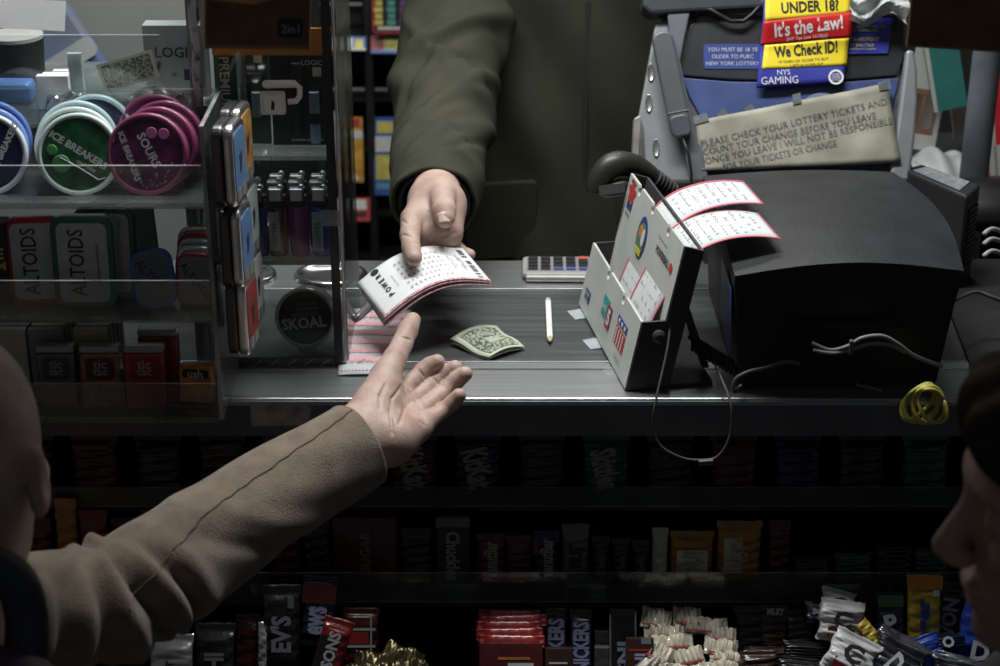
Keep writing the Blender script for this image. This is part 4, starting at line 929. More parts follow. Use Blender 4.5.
m_slip = mat('slip_white', (.56, .57, .59), .7, 0, .02); m_pk = mat('slip_red_ink', (.62, .10, .13), .6, 0, .1); m_gi = mat('slip_grey_ink', (.24, .24, .25), .7, 0, .2)
def slip(base, updir, bend_deg, wide, length, label, group, start=0, rows=9, along=e, bdir=nb, pow_=1.4, skew=0.0):
    """a strip rising from base (its left corner), width along `along`, curling towards bdir"""
    N = 20; pts = []; p = Vector(base); ds = length/N
    for i in range(N+1):
        pts.append(p.copy()); a = R(start+(bend_deg-start)*((i+.5)/N)**(1/pow_))
        p = p+(bdir*math.sin(a)+Vector((0, 0, 1))*math.cos(a))*ds+along*skew*ds
    def fn(x, y, z=0.0):
        t = min(max(y/length, 0), .9999)*N; i = int(t); q = pts[i].lerp(pts[i+1], t-i); d = (pts[i+1]-pts[i]).normalized()
        nn = along.cross(d).normalized()
        if nn.dot(-bdir+Vector((0, 0, 1))) < 0: nn = -nn
        return q+along*x+nn*z
    t_ = thing('play_slip', label, 'play slip', Vector(base), group)
    def sh(u, v): return fn(u*wide, v*length)
    pp_ = part('paper', MB().sheet(sh, 4, N, .0003), m_slip, t_, smooth=True)
    f = lambda x, y: fn(x, y, .0006)
    mb = MB(); rect_n = N
    for x0, x1 in ((.0, .0030), (wide-.0030, wide)):
        for k in range(N): mb.add([f(x0, length*k/N), f(x1, length*k/N), f(x1, length*(k+1)/N), f(x0, length*(k+1)/N)], [(0, 1, 2, 3)])
    for k in range(1): rect(mb, f, 0, length-.0012, wide, length)
    part('red_border', mb, m_pk, pp_)
    mb = MB(); rg = random.Random(int(length*1e5)+int(wide*1e4))
    for r_ in range(rows):
        y = length*(.12+.82*r_/rows)
        for c_ in range(9):
            if rg.random() < .3: continue
            x = .008+c_*(wide-.016)/9; q = rg.uniform(.002, .0055); mb.add([f(x, y), f(x+q, y), f(x+q, y+.0011), f(x, y+.0011)], [(0, 1, 2, 3)])
            if rg.random() < .5: mb.add([f(x, y+.0022), f(x+q*.7, y+.0022), f(x+q*.7, y+.0031), f(x, y+.0031)], [(0, 1, 2, 3)])
    part('fine_print', mb, m_gi, pp_)
    return t_
bs = lambda s_, t_, off: A0+e*(LEN*s_)+nb*(OFF+off)+u1*t_
slip(bs(.62, .142, .009), None, 104, LEN*.36, .106, 'white play slip curling from the top tier, nearest the customer', 'play slips curling over the holder', start=14, pow_=2.6)
slip(bs(.30, .142, .012), None, 100, LEN*.33, .112, 'white play slip curling from the middle slot of the top tier', 'play slips curling over the holder', start=14, pow_=2.4)
slip(A0+e*(LEN*.28)+nb*(.018)+u1*.04, None, 26, LEN*.30, .075, 'short white play slip leaning in the middle slot of the front tier', 'play slips in the front tier', start=16, rows=5)
slip(A0+e*(LEN*.56)+nb*(.012)+u1*.03, None, 34, LEN*.36, .105, 'white play slip with a red edge leaning tall in the front tier', 'play slips in the front tier', start=12, rows=8)

# ------------------------------------------------------------------ barcode scanner lying over the holder
sc = thing('barcode_scanner', 'black corded barcode scanner lying behind the slip holder', 'scanner', PY(640, 175, .30))
m_sc = mat('scanner_black', (.022, .021, .020), .42, 0, .2)
def sp3(px, py, Y): return PY(px, py, Y)
hp = [sp3(597, 186, .262), sp3(603, 172, .270), sp3(616, 163, .278), sp3(634, 166, .285), sp3(650, 175, .29), sp3(662, 183, .295)]
hp = spline_([sp3(594, 194, .262), sp3(600, 178, .268), sp3(612, 165, .274), sp3(630, 165, .282), sp3(648, 174, .288), sp3(662, 184, .295)])
part('handle', MB().tube(hp, [.006+.009*math.sin(math.pi*min(1, (k+2)/len(hp)*1.0))**.6 for k in range(len(hp))], 18), m_sc, sc, smooth=True)
hd_ = [sp3(598, 191, .262), sp3(606, 190, .262), sp3(622, 187, .268), sp3(636, 184, .274)]
part('scan_head', MB().tube(hd_, [.005, .009, .010, .006], 18), m_sc, sc, smooth=True)
part('scan_window', MB().box((0, 0, 0), (.030, .011, .002), 0, face(sp3(612, 189, .251), -5, 14, 8)), mat('window_glint', (.10, .10, .10), .15, .3), sc)
part('coil_grip', MB().tube([sp3(651, 177, .288), sp3(660, 183, .292), sp3(669, 190, .296), sp3(676, 197, .300)], .0105, 16), m_sc, sc)
rg_ = MB()
for k in range(6):
    p = sp3(654+3.3*k, 179+2.6*k, .289+.0015*k); d = (sp3(676, 197, .300)-sp3(651, 177, .288)).normalized(); x = d.orthogonal().normalized()
    rg_.lathe([(.0105, -.0012), (.0125, -.0006), (.0125, .0006), (.0105, .0012)], 16, 0, frame(p, x, d.cross(x)))
part('strain_ring', rg_, m_sc, sc)
# scanner cable : falls behind the holder and hangs in a loop under the counter edge
cb = [sp3(672, 198, .300), sp3(684, 230, .23), sp3(693, 280, .16), sp3(680, 330, .10), sp3(668, 345, .07)]
part('cable', MB().tube(cb, .0018, 8), M_black, sc, smooth=True)

# ------------------------------------------------------------------ counter top items
def onz(px, py, z=CT): return PZ(px, py, z)
# calculator
a, b = onz(519, 270, CT+.014), onz(588, 272, CT+.014)
M = T(onz(555, 276, CT)+Vector((0.004, .008, .0015))) @ RZ(-1)
ca = thing('calculator', 'small grey pocket calculator with dark keys at the back of the counter', 'calculator', M)
part('case', MB().prism(rrect(.088, .060, .008), .007, z0=.003), mat('calc_grey', (.30, .30, .30), .4), ca, local=True, bevel=.0025)
part('underside', MB().prism(rrect(.084, .056, .008), .005, z0=0), M_black, ca, local=True, bevel=.001)
part('slide_cover', MB().prism(rrect(.080, .010, .003, cy=-.030), .007, z0=.0015), mat('calc_silver', (.48, .48, .47), .35, .4), ca, local=True, bevel=.002)
kb_ = part('key_bed', MB().prism(rrect(.078, .046, .003, cy=.003), .0006, z0=.0098), mat('key_bed', (.20, .20, .20), .5), ca, local=True)
for i in range(5):
    for j in range(4):
        m = M_black
        if j == 0 and i >= 2: m = mat('key_blue', (.05, .08, .25), .4)
        if j == 3 and i == 4: m = mat('key_red', (.5, .08, .06), .4)
        part('key', MB().box((-.031+.0155*i, -.014+.0115*j, .0112), (.0115, .0078, .0022)), m, kb_, local=True, bevel=.0006)
# golf pencil
p0, p1 = onz(548, 303), onz(550, 346); M = frame(Vector((p0.x, p0.y, CT+.0042)), (p1-p0), Vector((0, 0, 1)).cross(p1-p0))
Lp = (p1-p0).length
pn = thing('short_pencil', 'short white pencil lying on the dark worktop', 'pencil', M)
def hexp(x0, x1, r0, r1): return MB().lathe([(r0, x0), (r1, x1)], 6, 0, RY(90))
part('painted_barrel', hexp(.008, Lp-.012, .0037, .0037), mat('pencil_white', (.78, .78, .78), .35), pn, local=True, bevel=.0003)
part('blunt_end', hexp(0, .008, .0034, .0036), mat('pencil_end', (.45, .45, .44), .4), pn, local=True)
part('wood_cone', hexp(Lp-.012, Lp-.003, .0037, .0012), mat('pencil_wood', (.55, .40, .22), .6), pn, local=True)
part('lead', hexp(Lp-.003, Lp, .0012, .0003), M_ink, pn, local=True)
# dollar bill, folded in half and slightly sprung open
c1, c2, c3, c4 = onz(450, 346), onz(489, 362), onz(525, 350), onz(497, 333)
def bil(dz, k=1.0):
    def fn(u, v):
        p = (c1*(1-u)+c3*u)*.5; q = (c1.lerp(c2, u) if False else None)
        P_ = c1.lerp(c4, v).lerp(c2.lerp(c3, v), u)
        return Vector((P_.x, P_.y, CT+.0022+dz+.006*k*math.sin(math.pi*v)*(1-.4*u)+.004*k*(1-u)**2+.0015*math.sin(7*u+3*v)))
    return fn
bn = thing('banknote', 'folded worn banknote lying on the dark worktop near the open palm', 'banknote', Vector(((c1.x+c3.x)/2, (c1.y+c3.y)/2, CT)))
part('under_fold', MB().sheet(bil(.0, .5), 14, 10, .0003), m_bill, bn, smooth=True)
ufp = part('upper_fold', MB().sheet(bil(.0026), 14, 10, .0003), m_bill, bn, smooth=True)
g_ = bil(.0033); mb = MB()
mb.grid(lambda u, v: g_(.10+.82*u, .12+.78*v), 14, 10); part('engraving', mb, m_billp, ufp)
g2 = bil(.0038); fB = lambda x, y: g2(x, y)
mb = MB(); mb.grid(lambda u, v: g2(.42+.22*u, .42+.3*v), 4, 4)
text(mb, '1', fB, .80, .72, height=.17, bold=.04, rot=90); text(mb, 'ONE', fB, .30, .5, width=.3, rot=90, bold=.03)
part('portrait_panel', mb, mat('bill_pale', (.40, .43, .34), .8, 0, .3, 200), bn)
# pink play slip on the counter
cs = [onz(338, 378), onz(397, 378), onz(411, 312), onz(346, 312)]
ps = thing('pink_play_slip', 'pink striped play slip lying on the counter under the pen', 'play slip', Vector(((cs[0].x+cs[2].x)/2, (cs[0].y+cs[2].y)/2, CT)))
def psf(u, v, dz=0): return cs[0].lerp(cs[1], u).lerp(cs[3].lerp(cs[2], u), v)+Vector((0, 0, .0038+dz+.0012*math.sin(u*3+v*2)))
ppp = part('paper', MB().sheet(psf, 12, 12, .0003), m_slip, ps, smooth=True)
m_pink = mat('slip_pink', (.74, .42, .44), .7, 0, .08, 200); mb = MB()
for k in range(6):
    v0 = .17+.137*k; mb.grid(lambda u, v: psf(.03+.94*u, v0+.078*v, .0005), 8, 2)
part('pink_bands', mb, m_pink, ppp)
mb = MB(); rg = random.Random(5)
for k in range(6):
    for rr_ in range(3):
        v0 = .155+.137*k+.02*rr_-.01
        for c_ in range(26):
            if rg.random() < .35: continue
            u0 = .05+.9*c_/26; mb.add([psf(u0, v0, .0008), psf(u0+.02, v0, .0008), psf(u0+.02, v0+.008, .0008), psf(u0, v0+.008, .0008)], [(0, 1, 2, 3)])
for c_ in range(14):
    u0 = .05+.06*c_; mb.add([psf(u0, .04, .0008), psf(u0+.03, .04, .0008), psf(u0+.03, .055, .0008), psf(u0, .055, .0008)], [(0, 1, 2, 3)])
part('fine_print', mb, mat('slip_rose_ink', (.45, .24, .27), .7), ps)
# grey pen resting on the slip
q0 = onz(352, 330)+Vector((0, 0, .0088)); q1 = onz(388, 293)+Vector((0, 0, .0088)); d = q1-q0; M = frame(q0, d, Vector((0, 0, 1)).cross(d)); LP_ = .135
pe = thing('ballpoint_pen', 'grey ballpoint pen lying across the pink play slip', 'pen', M)
part('barrel', MB().lathe([(.0030, .014), (.0042, .022), (.0043, LP_*.8), (.0040, LP_)], 18, 0, RY(90)), mat('pen_grey', (.20, .205, .215), .3, .3), pe, local=True, smooth=True)
part('tip', MB().lathe([(.0004, 0), (.0010, .003), (.0026, .013), (.0031, .0145)], 16, 0, RY(90)), mat('pen_tip', (.05, .05, .05), .3, .5), pe, local=True, smooth=True)
part('clip', MB().box((LP_*.82, 0, .0052), (.036, .0028, .001)), M_silver, pe, local=True, bevel=.0004)

# ------------------------------------------------------------------ cables
def cable(pts, r, m, label, name='cable', group=None):
    o = part(name, MB().tube(spline(pts), r, 8), m, smooth=True); return tag(o, label, 'cable', group)
m_cg = mat('cable_grey', (.10, .10, .105), .45)
cable([PY(672, 300, .04), PY(668, 345, .012), PY(656, 400, -.016), PY(653, 425, -.02), PY(660, 445, -.02), PY(680, 457, -.02), PY(700, 460, -.02), PY(718, 456, -.02), PY(730, 435, -.02), PY(731, 405, -.016), PY(722, 380, .005), PY(714, 362, .03)], .0013, m_cg, 'thin dark cable hanging in a loop over the counter edge below the slip holder')
cc = part('cable_connector', MB().box((0, 0, 0), (.016, .006, .006), 0, face(PY(706, 462, -.021), 0, 0, 5)), m_cg, bevel=.001); tag(cc, 'small dark plug at the lowest point of the hanging cable loop', 'plug')
cf = .004
cable([PY(742, 385, -.004+cf), PY(734, 392, -.004), PY(735, 380, -.003), PY(748, 372, -.002), PY(765, 368, 0), PY(785, 362, .004), PY(800, 364, .006)], .0022, m_cg, 'dark cable curling on the lip in front of the printer at its left')
cable([PY(812, 343, -.002), PY(830, 350, -.006), PY(848, 346, -.008), PY(862, 338, -.008), PY(882, 336, -.006), PY(898, 344, -.004), PY(915, 356, 0), PY(942, 366, .006)], .0022, mat('cable_mid', (.22, .22, .23), .45), 'grey cable tied in a flat bunch before the printer, upper strand', group='bunched grey cables')
cable([PY(813, 350, -.004), PY(832, 353, -.008), PY(850, 350, -.008), PY(870, 344, -.008), PY(890, 345, -.006), PY(905, 352, -.002)], .0022, mat('cable_mid', (.22, .22, .23), .45), 'grey cable tied in a flat bunch before the printer, lower strand', group='bunched grey cables')
o = part('cable_tie', MB().box((0, 0, 0), (.004, .006, .016), 0, T(PY(851, 347, -.010))), m_cg, bevel=.001); tag(o, 'small tie around the bunched grey cables', 'cable tie')
cable([PY(855, 384, .0), PY(870, 388, -.002), PY(882, 391, -.002)], .002, m_cg, 'short dark cable end near the counter edge')
# yellow coil
yc = MB(); c0 = PY(925, 404, -.018); rg = random.Random(8)
for k in range(5):
    a0 = (-30, -14, 2, 15, 28)[k]; Mq = face(c0+Vector((.0035*(k-2), -.0022*(k-2), .0)), 0, 0, a0)
    yc.tube([Mq @ Vector(((.0125+.0035*(k % 2))*math.cos(t), .0225*math.sin(t)-.0, .003*math.sin(3*t+k))) for t in [2*math.pi*i/28 for i in range(29)]], .0022, 8)
o = part('looped_cord', yc, mat('cord_yellow', (.50, .45, .10), .45, 0, .1), smooth=True); tag(o, 'bundle of yellow cord hanging in loops over the counter edge', 'cord')
# coiled black phone style lead under the holder strut
pts = [PY(690+2.0*k+ (3*math.sin(k*1.3)), 352+1.0*k, .05)+Vector((0, 0, .0)) for k in range(12)]
hel = []
for k in range(120):
    t = k/119; p = PY(690, 345, .06).lerp(PY(735, 372, .03), t); a = t*13*2*math.pi; hel.append(p+Vector((0, .008*math.cos(a), .008*math.sin(a)+.004)))
o = part('coiled_lead', MB().tube(hel, .0018, 6), M_black, smooth=True); tag(o, 'black coiled lead lying between the slip holder and the printer', 'cable')

# ------------------------------------------------------------------ right hand background
po = thing('support_post', 'dark grey upright post at the right behind the counter', 'post', Vector((PY(968, 200, .62).x, .62, FL)))
xp0, xp1 = PY(957, 200, .62).x, PY(985, 200, .62).x
part('post_column', MB().lathe([((xp1-xp0)/2, FL+.002), ((xp1-xp0)/2, 2.30)], 32, 0, T((xp0+xp1)/2, .62, 0)), mat('post_grey', (.14, .155, .18), .5, 0, .15, 30), po, smooth=False)
part('post_collar', MB().lathe([((xp1-xp0)/2+.004, FL+.002), ((xp1-xp0)/2+.004, FL+.03)], 32, 0, T((xp0+xp1)/2, .62, 0)), M_tmid, po)
# low shelf with magazines at the right
rsx0 = PY(905, 100, .85).x; zr = ZY(172, .80)
ms = thing('magazine_shelf', 'dark low shelf of papers in the booth behind the post', 'shelf', Vector((rsx0+.25, .86, FL)))
part('shelf_board', MB().box((rsx0+.24, .86, zr-.01), (.56, .26, .02)), M_thk, ms)
part('shelf_body', MB().box((rsx0+.24, .90, (zr-.02+FL)/2+.001), (.54, .16, zr-.02-FL-.002)), M_thk, ms)
def mag(px0, px1, py0, py1, Y, m, blocks, label, roll=0, name='magazine'):
    c = PY((px0+px1)/2, (py0+py1)/2, Y); s = dep(c)/FPX; w_, h_ = (px1-px0)*s, (py1-py0)*s
    t = thing(name, label, 'magazine', face(c, 0, 10, roll), 'papers behind the post')
    part('cover', MB().box((0, 0, -.003), (w_, h_, .006)), m, t, local=True)
    for (x0, y0, x1, y1, mm) in blocks: part('cover_print', MB().box(((x0+x1)/2*w_, (y0+y1)/2*h_, .0005), ((x1-x0)*w_, (y1-y0)*h_, .001)), mm, t, local=True)
    return t
mgw = mat('mag_pale', (.42, .42, .41), .6, 0, .1, 30); mgt = mat('mag_teal', (.03, .16, .15), .5)
mag(908, 945, 40, 150, .80, mgw, [(-.4, -.35, .35, .05, mat('mag_brown', (.18, .10, .07), .6)), (-.35, -.3, -.1, -.0, mgw), (0, -.3, .25, -.0, mgw)], 'pale magazine with a brown picture left of the post', -8)
mag(928, 962, 30, 110, .78, mgt, [(-.5, -.5, -.38, .5, mgw)], 'teal magazine leaning against the pale one left of the post', 12)
mag(950, 964, 60, 140, .83, mgw, [], 'narrow grey paper between the teal magazine and the post', 10)
mag(986, 1012, 40, 190, .80, mat('mag_red', (.55, .02, .03), .5), [(-.5, -.5, -.2, .0, mgw), (-.3, -.45, .5, -.20, mgw)], 'red and white paper right of the post', 8)
def bun(u, v):
    p = PY(914+60*u, 138, .74); return Vector((p.x, .70+.12*v, zr+.006+.04*math.sin(math.pi*v)*(.6+.4*math.sin(math.pi*u))+.006*math.sin(13*u+5*v)))
o = part('crumpled_bag', MB().sheet(bun, 26, 14, .0006), mat('bag_pale', (.36, .37, .37), .5), smooth=True); tag(o, 'pale crumpled bag lying on the shelf left of the post', 'bag')
o = part('black_bag', MB().lathe([(.02, 0), (.09, .01), (.10, .03), (.07, .052), (.02, .06)], 28, 0, T(PY(1000, 190, .50).x, .52, CT-.06 if False else CT+.001), sx=1.2, sy=.6), M_black, smooth=True); tag(o, 'black rounded bag lying behind the adaptor at the right', 'bag')
m_wc = mat('cable_white', (.34, .34, .34), .45)
for i, (ys, yy) in enumerate(((230, .22), (240, .20), (252, .17))):
    cable([PY(984, ys+4, yy+.02), PY(992, ys-1, yy+.03), PY(1004, ys+3, yy+.04), PY(1020, ys+14, yy+.04)], .0028, m_wc, ['pale cable leaving the adaptor at the right edge, topmost', 'pale cable leaving the adaptor at the right edge, middle', 'pale cable leaving the adaptor at the right edge, lowest'][i], group='pale cables at the right edge')
cable([PY(955, 300, .10), PY(975, 292, .14), PY(992, 297, .14), PY(1010, 304, .14)], .0022, m_cg, 'dark cable running right from the printer')

# dark mat added to make the counter's right end dark, as in shade
xm = PZ(948, 340, CT).x
o = part('darkening_mat', MB().prism([(xm, -.002), (1.25, -.002), (1.25, .385), (xm+.03, .385)], .0035, z0=CT+.0032), M_blackm, bevel=.001); tag(o, 'black mat added to darken the counter right of the printer', 'mat')
# ------------------------------------------------------------------ people
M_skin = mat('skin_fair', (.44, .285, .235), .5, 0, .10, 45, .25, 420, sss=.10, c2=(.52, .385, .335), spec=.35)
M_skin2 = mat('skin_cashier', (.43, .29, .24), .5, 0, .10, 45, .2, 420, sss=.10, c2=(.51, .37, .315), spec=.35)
M_skin3 = mat('skin_right_customer', (.40, .24, .18), .55, 0, .08, 30, sss=.1)  # skin of the customer at the right, slightly darker than the others
M_nail = mat('fingernail', (.66, .47, .41), .3, 0, .05, coat=.3)
def pj(F, a, b, ra, rb): return F.cone(a, b, ra, rb)
def mirrorless(): pass
def hand_field(pts, chains, palm, h, pad=.03, grooves=(), kp=.012, kf=.007):
    allp = [p for c in chains for p, r in c]+[p for seg in palm for p in seg[:2]]
    lo = [min(p[i] for p in allp)-pad for i in range(3)]; hi = [max(p[i] for p in allp)+pad for i in range(3)]
    F = Field(lo, hi, h); P = None
    for a, b, ra, rb in palm:
        d = F.cone(a, b, ra, rb); P = d if P is None else smin(P, d, kp*1.6)
    D = P.copy()
    for c in chains:
        f = None
        for (a, ra), (b, rb) in zip(c[:-1], c[1:]):
            d = F.cone(a, b, ra, rb)
            # knuckle swelling
            f = d if f is None else smin(f, d, .003)
        D = np.minimum(D, smin(P, f, kf))
    for a, b, r_, k in grooves: D = smax(D, -(F.cone(a, b, r_, r_)), k)
    return F, D
def addVQ(mb, V, Q, mi=0): mb.add([tuple(v) for v in V], [tuple(int(i) for i in q) for q in Q], mi)

# --- customer's open palm (left hand of the person at the left)
def D_(x, y, d, rpx): return (PD(x, y, d), rpx*d/1800.0)
th = [D_(368, 426, 1.810, 20), D_(377, 402, 1.826, 21), D_(386, 376, 1.850, 15.5), D_(395, 358, 1.868, 11.8), D_(402, 344, 1.888, 10.4), D_(407.5, 331, 1.903, 10.2), D_(412.5, 320.5, 1.915, 8.4)]
ix = [D_(399, 397, 1.858, 10.5), D_(411, 383, 1.872, 9.0), D_(423, 371, 1.884, 8.7), D_(430, 366, 1.886, 8.9), D_(437, 362, 1.884, 8.0)]
mi_ = [D_(405, 409, 1.852, 10.5), D_(421, 394, 1.872, 9.0), D_(437, 380, 1.887, 8.7), D_(446, 373, 1.888, 8.7), D_(455, 368, 1.884, 8.0)]
rg_f = [D_(411, 420, 1.842, 10.5), D_(430, 404, 1.862, 8.8), D_(447, 389, 1.877, 8.4), D_(457, 380, 1.877, 8.5), D_(465, 374, 1.872, 7.8)]
lt = [D_(415, 431, 1.828, 10.5), D_(430, 420, 1.843, 8.6), D_(444, 410, 1.855, 7.9), D_(452, 403, 1.855, 8.0), D_(459, 395.5, 1.851, 7.4)]
wr = PD(338, 444, 1.785)
palm = [(PD(346, 436, 1.795), PD(366, 428, 1.808), .0270, .0270), (PD(352, 446, 1.792), PD(384, 446, 1.800), .0260, .0190), (PD(366, 430, 1.812), PD(398, 399, 1.860), .020, .0115), (PD(376, 436, 1.812), PD(406, 411, 1.855), .020, .0115),
        (PD(384, 441, 1.808), PD(412, 421, 1.845), .018, .0115), (PD(396, 440, 1.798), PD(419, 429, 1.828), .0175, .0118), (PD(374, 412, 1.820), PD(384, 390, 1.84), .0195, .0150), (PD(372, 440, 1.806), PD(392, 440, 1.805), .020, .0165)]
def gr(pts, r_, k=.003): return [(pts[i], pts[i+1], r_, k) for i in range(len(pts)-1)]
cam_d = (CAM-PD(400, 420, 1.82)).normalized()
def sp_(x, y, d): return PD(x, y, d)
F, D = hand_field(None, [th, ix, mi_, rg_f, lt], palm, .0013, kf=.010, kp=.012)
# palm creases : shallow grooves pressed in from the camera facing side of the surface
def surf_groove(F, D, pts, r_, depth=.0006):
    """pull a thin tube out of the skin along picture points projected on the surface"""
    out = []
    h = F.h; nx, ny, nz = D.shape
    for (x, y) in pts:
        o = CAM; v = ray(x, y).normalized(); lo_t = None
        for t in np.arange(1.2, 2.6, .0012):
            p = o+v*float(t); g = [(p[i]-float(F.lo[i]))/h for i in range(3)]; gi = [int(round(q)) for q in g]
            if all(0 <= gi[i] < D.shape[i] for i in range(3)) and D[gi[0], gi[1], gi[2]] < 0: lo_t = float(t); break
        if lo_t is not None: out.append(o+v*(lo_t-depth))
    for a, b in zip(out[:-1], out[1:]): D = smax(D, -F.cone(a, b, r_, r_), .0022)
    return D
for pts in ([(401, 386), (392, 398), (390, 412), (392, 426), (392, 434)], [(402, 390), (404, 404), (414, 417), (424, 425)], [(411, 401), (405, 408), (399, 424)], [(404, 380), (410, 388)], [(409, 391), (415, 398)], [(415, 401), (421, 407)], [(420, 414), (427, 421)],
            [(418, 369), (424, 377)], [(432, 377), (438, 384)], [(442, 385), (449, 394)], [(401, 337), (410, 340)], [(386, 384), (380, 396), (380, 408)]):
    D = surf_groove(F, D, pts, .0011)
V1, Q1 = sculpt(F, D, 1)
hand_mb = MB(); addVQ(hand_mb, V1, Q1)

# --- cashier's right hand, index finger on the ticket
D2 = D_
palmc = [(PD(438, 178, 2.17), PD(436, 200, 2.115), .028, .029), (PD(432, 202, 2.11), PD(424, 218, 2.078), .024, .018), (PD(447, 206, 2.105), PD(449, 233, 2.078), .0205, .0165), (PD(436, 210, 2.10), PD(434, 232, 2.08), .024, .018)]
c_th = [D_(441, 190, 2.100, 14), D_(443, 201, 2.066, 12.4), D_(444, 211, 2.046, 11.9), D_(445, 218, 2.040, 10.3)]
c_ix = [D_(421, 208, 2.088, 14), D_(412, 219, 2.065, 11.4), D_(410, 235, 2.036, 10.0), D_(411, 247, 2.018, 9.2), D_(414, 258, 2.000, 8.2)]
c_md = [D_(424, 218, 2.085, 12), D_(426, 232, 2.066, 9.5), D_(429, 246, 2.078, 8.5), D_(436, 259, 2.085, 7.5)]
c_rg = [D_(434, 226, 2.085, 11), D_(439, 240, 2.082, 8.8), D_(447, 252, 2.092, 8.0), D_(455, 261, 2.092, 7.4)]
c_lt = [D_(447, 232, 2.085, 10), D_(452, 243, 2.094, 8.0), D_(461, 252, 2.096, 6.6), D_(470, 254.5, 2.085, 5.6)]
F, D = hand_field(None, [c_th, c_ix, c_md, c_rg, c_lt], palmc, .0014, kf=.005)
for pts in ([(432, 204), (429, 212), (432, 221)],  [(403, 235), (412, 237)], [(432, 239), (444, 236), (456, 233)], [(401, 220), (408, 224), (414, 221)]):
    D = surf_groove(F, D, pts, .0010)
V2, Q2 = sculpt(F, D, 1)
chand = MB(); addVQ(chand, V2, Q2)

# --- heads
def head_mesh(M, h=.0032, neck=.16):
    F = Field((-.13, -.10, -.10-neck), (.14, .10, .135), h); E = F.ell
    D = E((-.012, 0, .028), (.098, .075, .088)); D = smin(D, E((.030, 0, -.030), (.062, .060, .080)), .03); D = smin(D, E((.048, 0, -.082), (.040, .042, .030)), .03)
    D = smin(D, E((.082, 0, .027), (.016, .045, .012)), .016)
    for s in (-1, 1):
        D = smin(D, E((.062, s*.042, -.020), (.024, .020, .018)), .02)
        D = smax(D, -E((.102, s*.031, .006), (.017, .017, .011)), .012)
        D = smin(D, E((.079, s*.031, .005), (.0125, .0125, .0115)), .003)
        ear = E((-.006, s*.078, -.008), (.018, .008, .031), RY(-12)); ear = smax(ear, -E((-.003, s*.086, -.004), (.010, .006, .018)), .004); D = smin(D, ear, .006)
        D = smin(D, E((.103, s*.012, -.034), (.010, .007, .007)), .006)
        D = smax(D, -E((.105, s*.007, -.042), (.005, .003, .003)), .002)
    D = smin(D, F.cone((.086, 0, .018), (.113, 0, -.028), .007, .0105), .012)
    D = smin(D, E((.092, 0, -.060), (.012, .024, .006)), .006); D = smin(D, E((.089, 0, -.073), (.012, .021, .007)), .005)
    D = smax(D, -E((.106, 0, -.0665), (.010, .022, .0012)), .002)
    D = smin(D, E((.078, 0, -.100), (.018, .022, .016)), .014)
    D = smin(D, F.cone((-.020, 0, -.06), (-.045, 0, -.09-neck), .052, .058), .03)
    V, Q = sculpt(F, D, 2); m = np.array(M)
    V = V @ m[:3, :3].T+m[:3, 3]; return V, Q
def hair_mesh(M, fringe=.0, long=.0, h=.004, seed=1, thin=0):
    F = Field((-.15, -.12, -.16), (.15, .12, .16), h); E = F.ell
    n = .004*np.sin(F.X*110+F.Y*40+seed)*np.sin(F.Z*70+F.Y*90)+.003*np.sin(F.Y*160+F.X*60)
    D = E((-.016, 0, .034), (.110-thin*.004, .088-thin*.006, .098-thin*.003)) + n*(1-.6*thin)
    if thin: D = smax(D, F.X+.012, .01)
    if long: D = smin(D, E((-.055, 0, -.04), (.066, .082, .075))+n, .03)
    if fringe: D = smin(D, E((.060, .0, .078), (.038, .060, .030))+n, .03)
    cut = np.maximum(-(F.X-(.040+.9*(F.Z-.03)*(-1))), 0)
    face_ = E((.085, 0, -.045), (.075, .080, .095)); D = smax(D, -face_, .01)
    D = smax(D, -(F.Z+.06) if not long else -(F.Z+.12), .01)
    V, Q = sculpt(F, D, 1); m = np.array(M); return V @ m[:3, :3].T+m[:3, 3], Q
def headM(p, heading, pitch=0, roll=0): return T(p) @ RZ(heading) @ RY(pitch) @ RX(roll)

# sleeve : a cloth tube with folds, open cuff turned inwards
def sleeve(mb, pts, radii, folds, nphi=96, per=10, inner=.012, thick=.0035, close_end=False, noise=.0008, sx=1.0, seed=0):
    P = spline(pts, per); n = len(P); Rr = []
    for i in range(n):
        f = i/(n-1)*(len(radii)-1); k = min(int(f), len(radii)-2); u = f-k; u = u*u*(3-2*u)*.5+u*.5; Rr.append(radii[k]*(1-u)+radii[k+1]*u)
    tan = [(P[min(i+1, n-1)]-P[max(i-1, 0)]).normalized() for i in range(n)]
    V = []; rows = []
    def ring(i, dr, dt, t, last=False):
        tg = tan[i]; nr = (-FW-tg*(-FW).dot(tg)).normalized(); b = tg.cross(nr)
        for k in range(nphi):
            a = 2*math.pi*k/nphi; r_ = Rr[i]
            for (t0, sl, am, wd, ph, pw) in folds:
                da = (math.degrees(a)-ph+180) % 360-180
                g = math.exp(-(da/pw)**2)
                r_ += am*g*math.exp(-((t-t0-sl*math.sin(R(da)))/wd)**2)
            r_ += noise*math.sin(a*3+t*23+seed)+noise*.6*math.sin(a*7-t*31)
            V.append(P[i]+(nr*math.cos(a)*sx+b*math.sin(a))*(r_+dr)+tg*dt)
    cnt = 0
    for i in range(n): ring(i, 0, 0, i/(n-1)); cnt += 1
    for dr, dt in ((-thick*.5, .0012), (-thick, 0), (-thick*1.1, -inner), (-thick*1.6, -inner*3)): ring(n-1, dr, dt, 1.0); cnt += 1
    F_ = []
    for j in range(cnt-1):
        for k in range(nphi):
            q = (k+1) % nphi; F_.append((j*nphi+k, j*nphi+q, (j+1)*nphi+q, (j+1)*nphi+k))
    F_.append(tuple(reversed(range(nphi))))
    mb.add(V, F_); return [V[j*nphi:(j+1)*nphi] for j in range(n)]

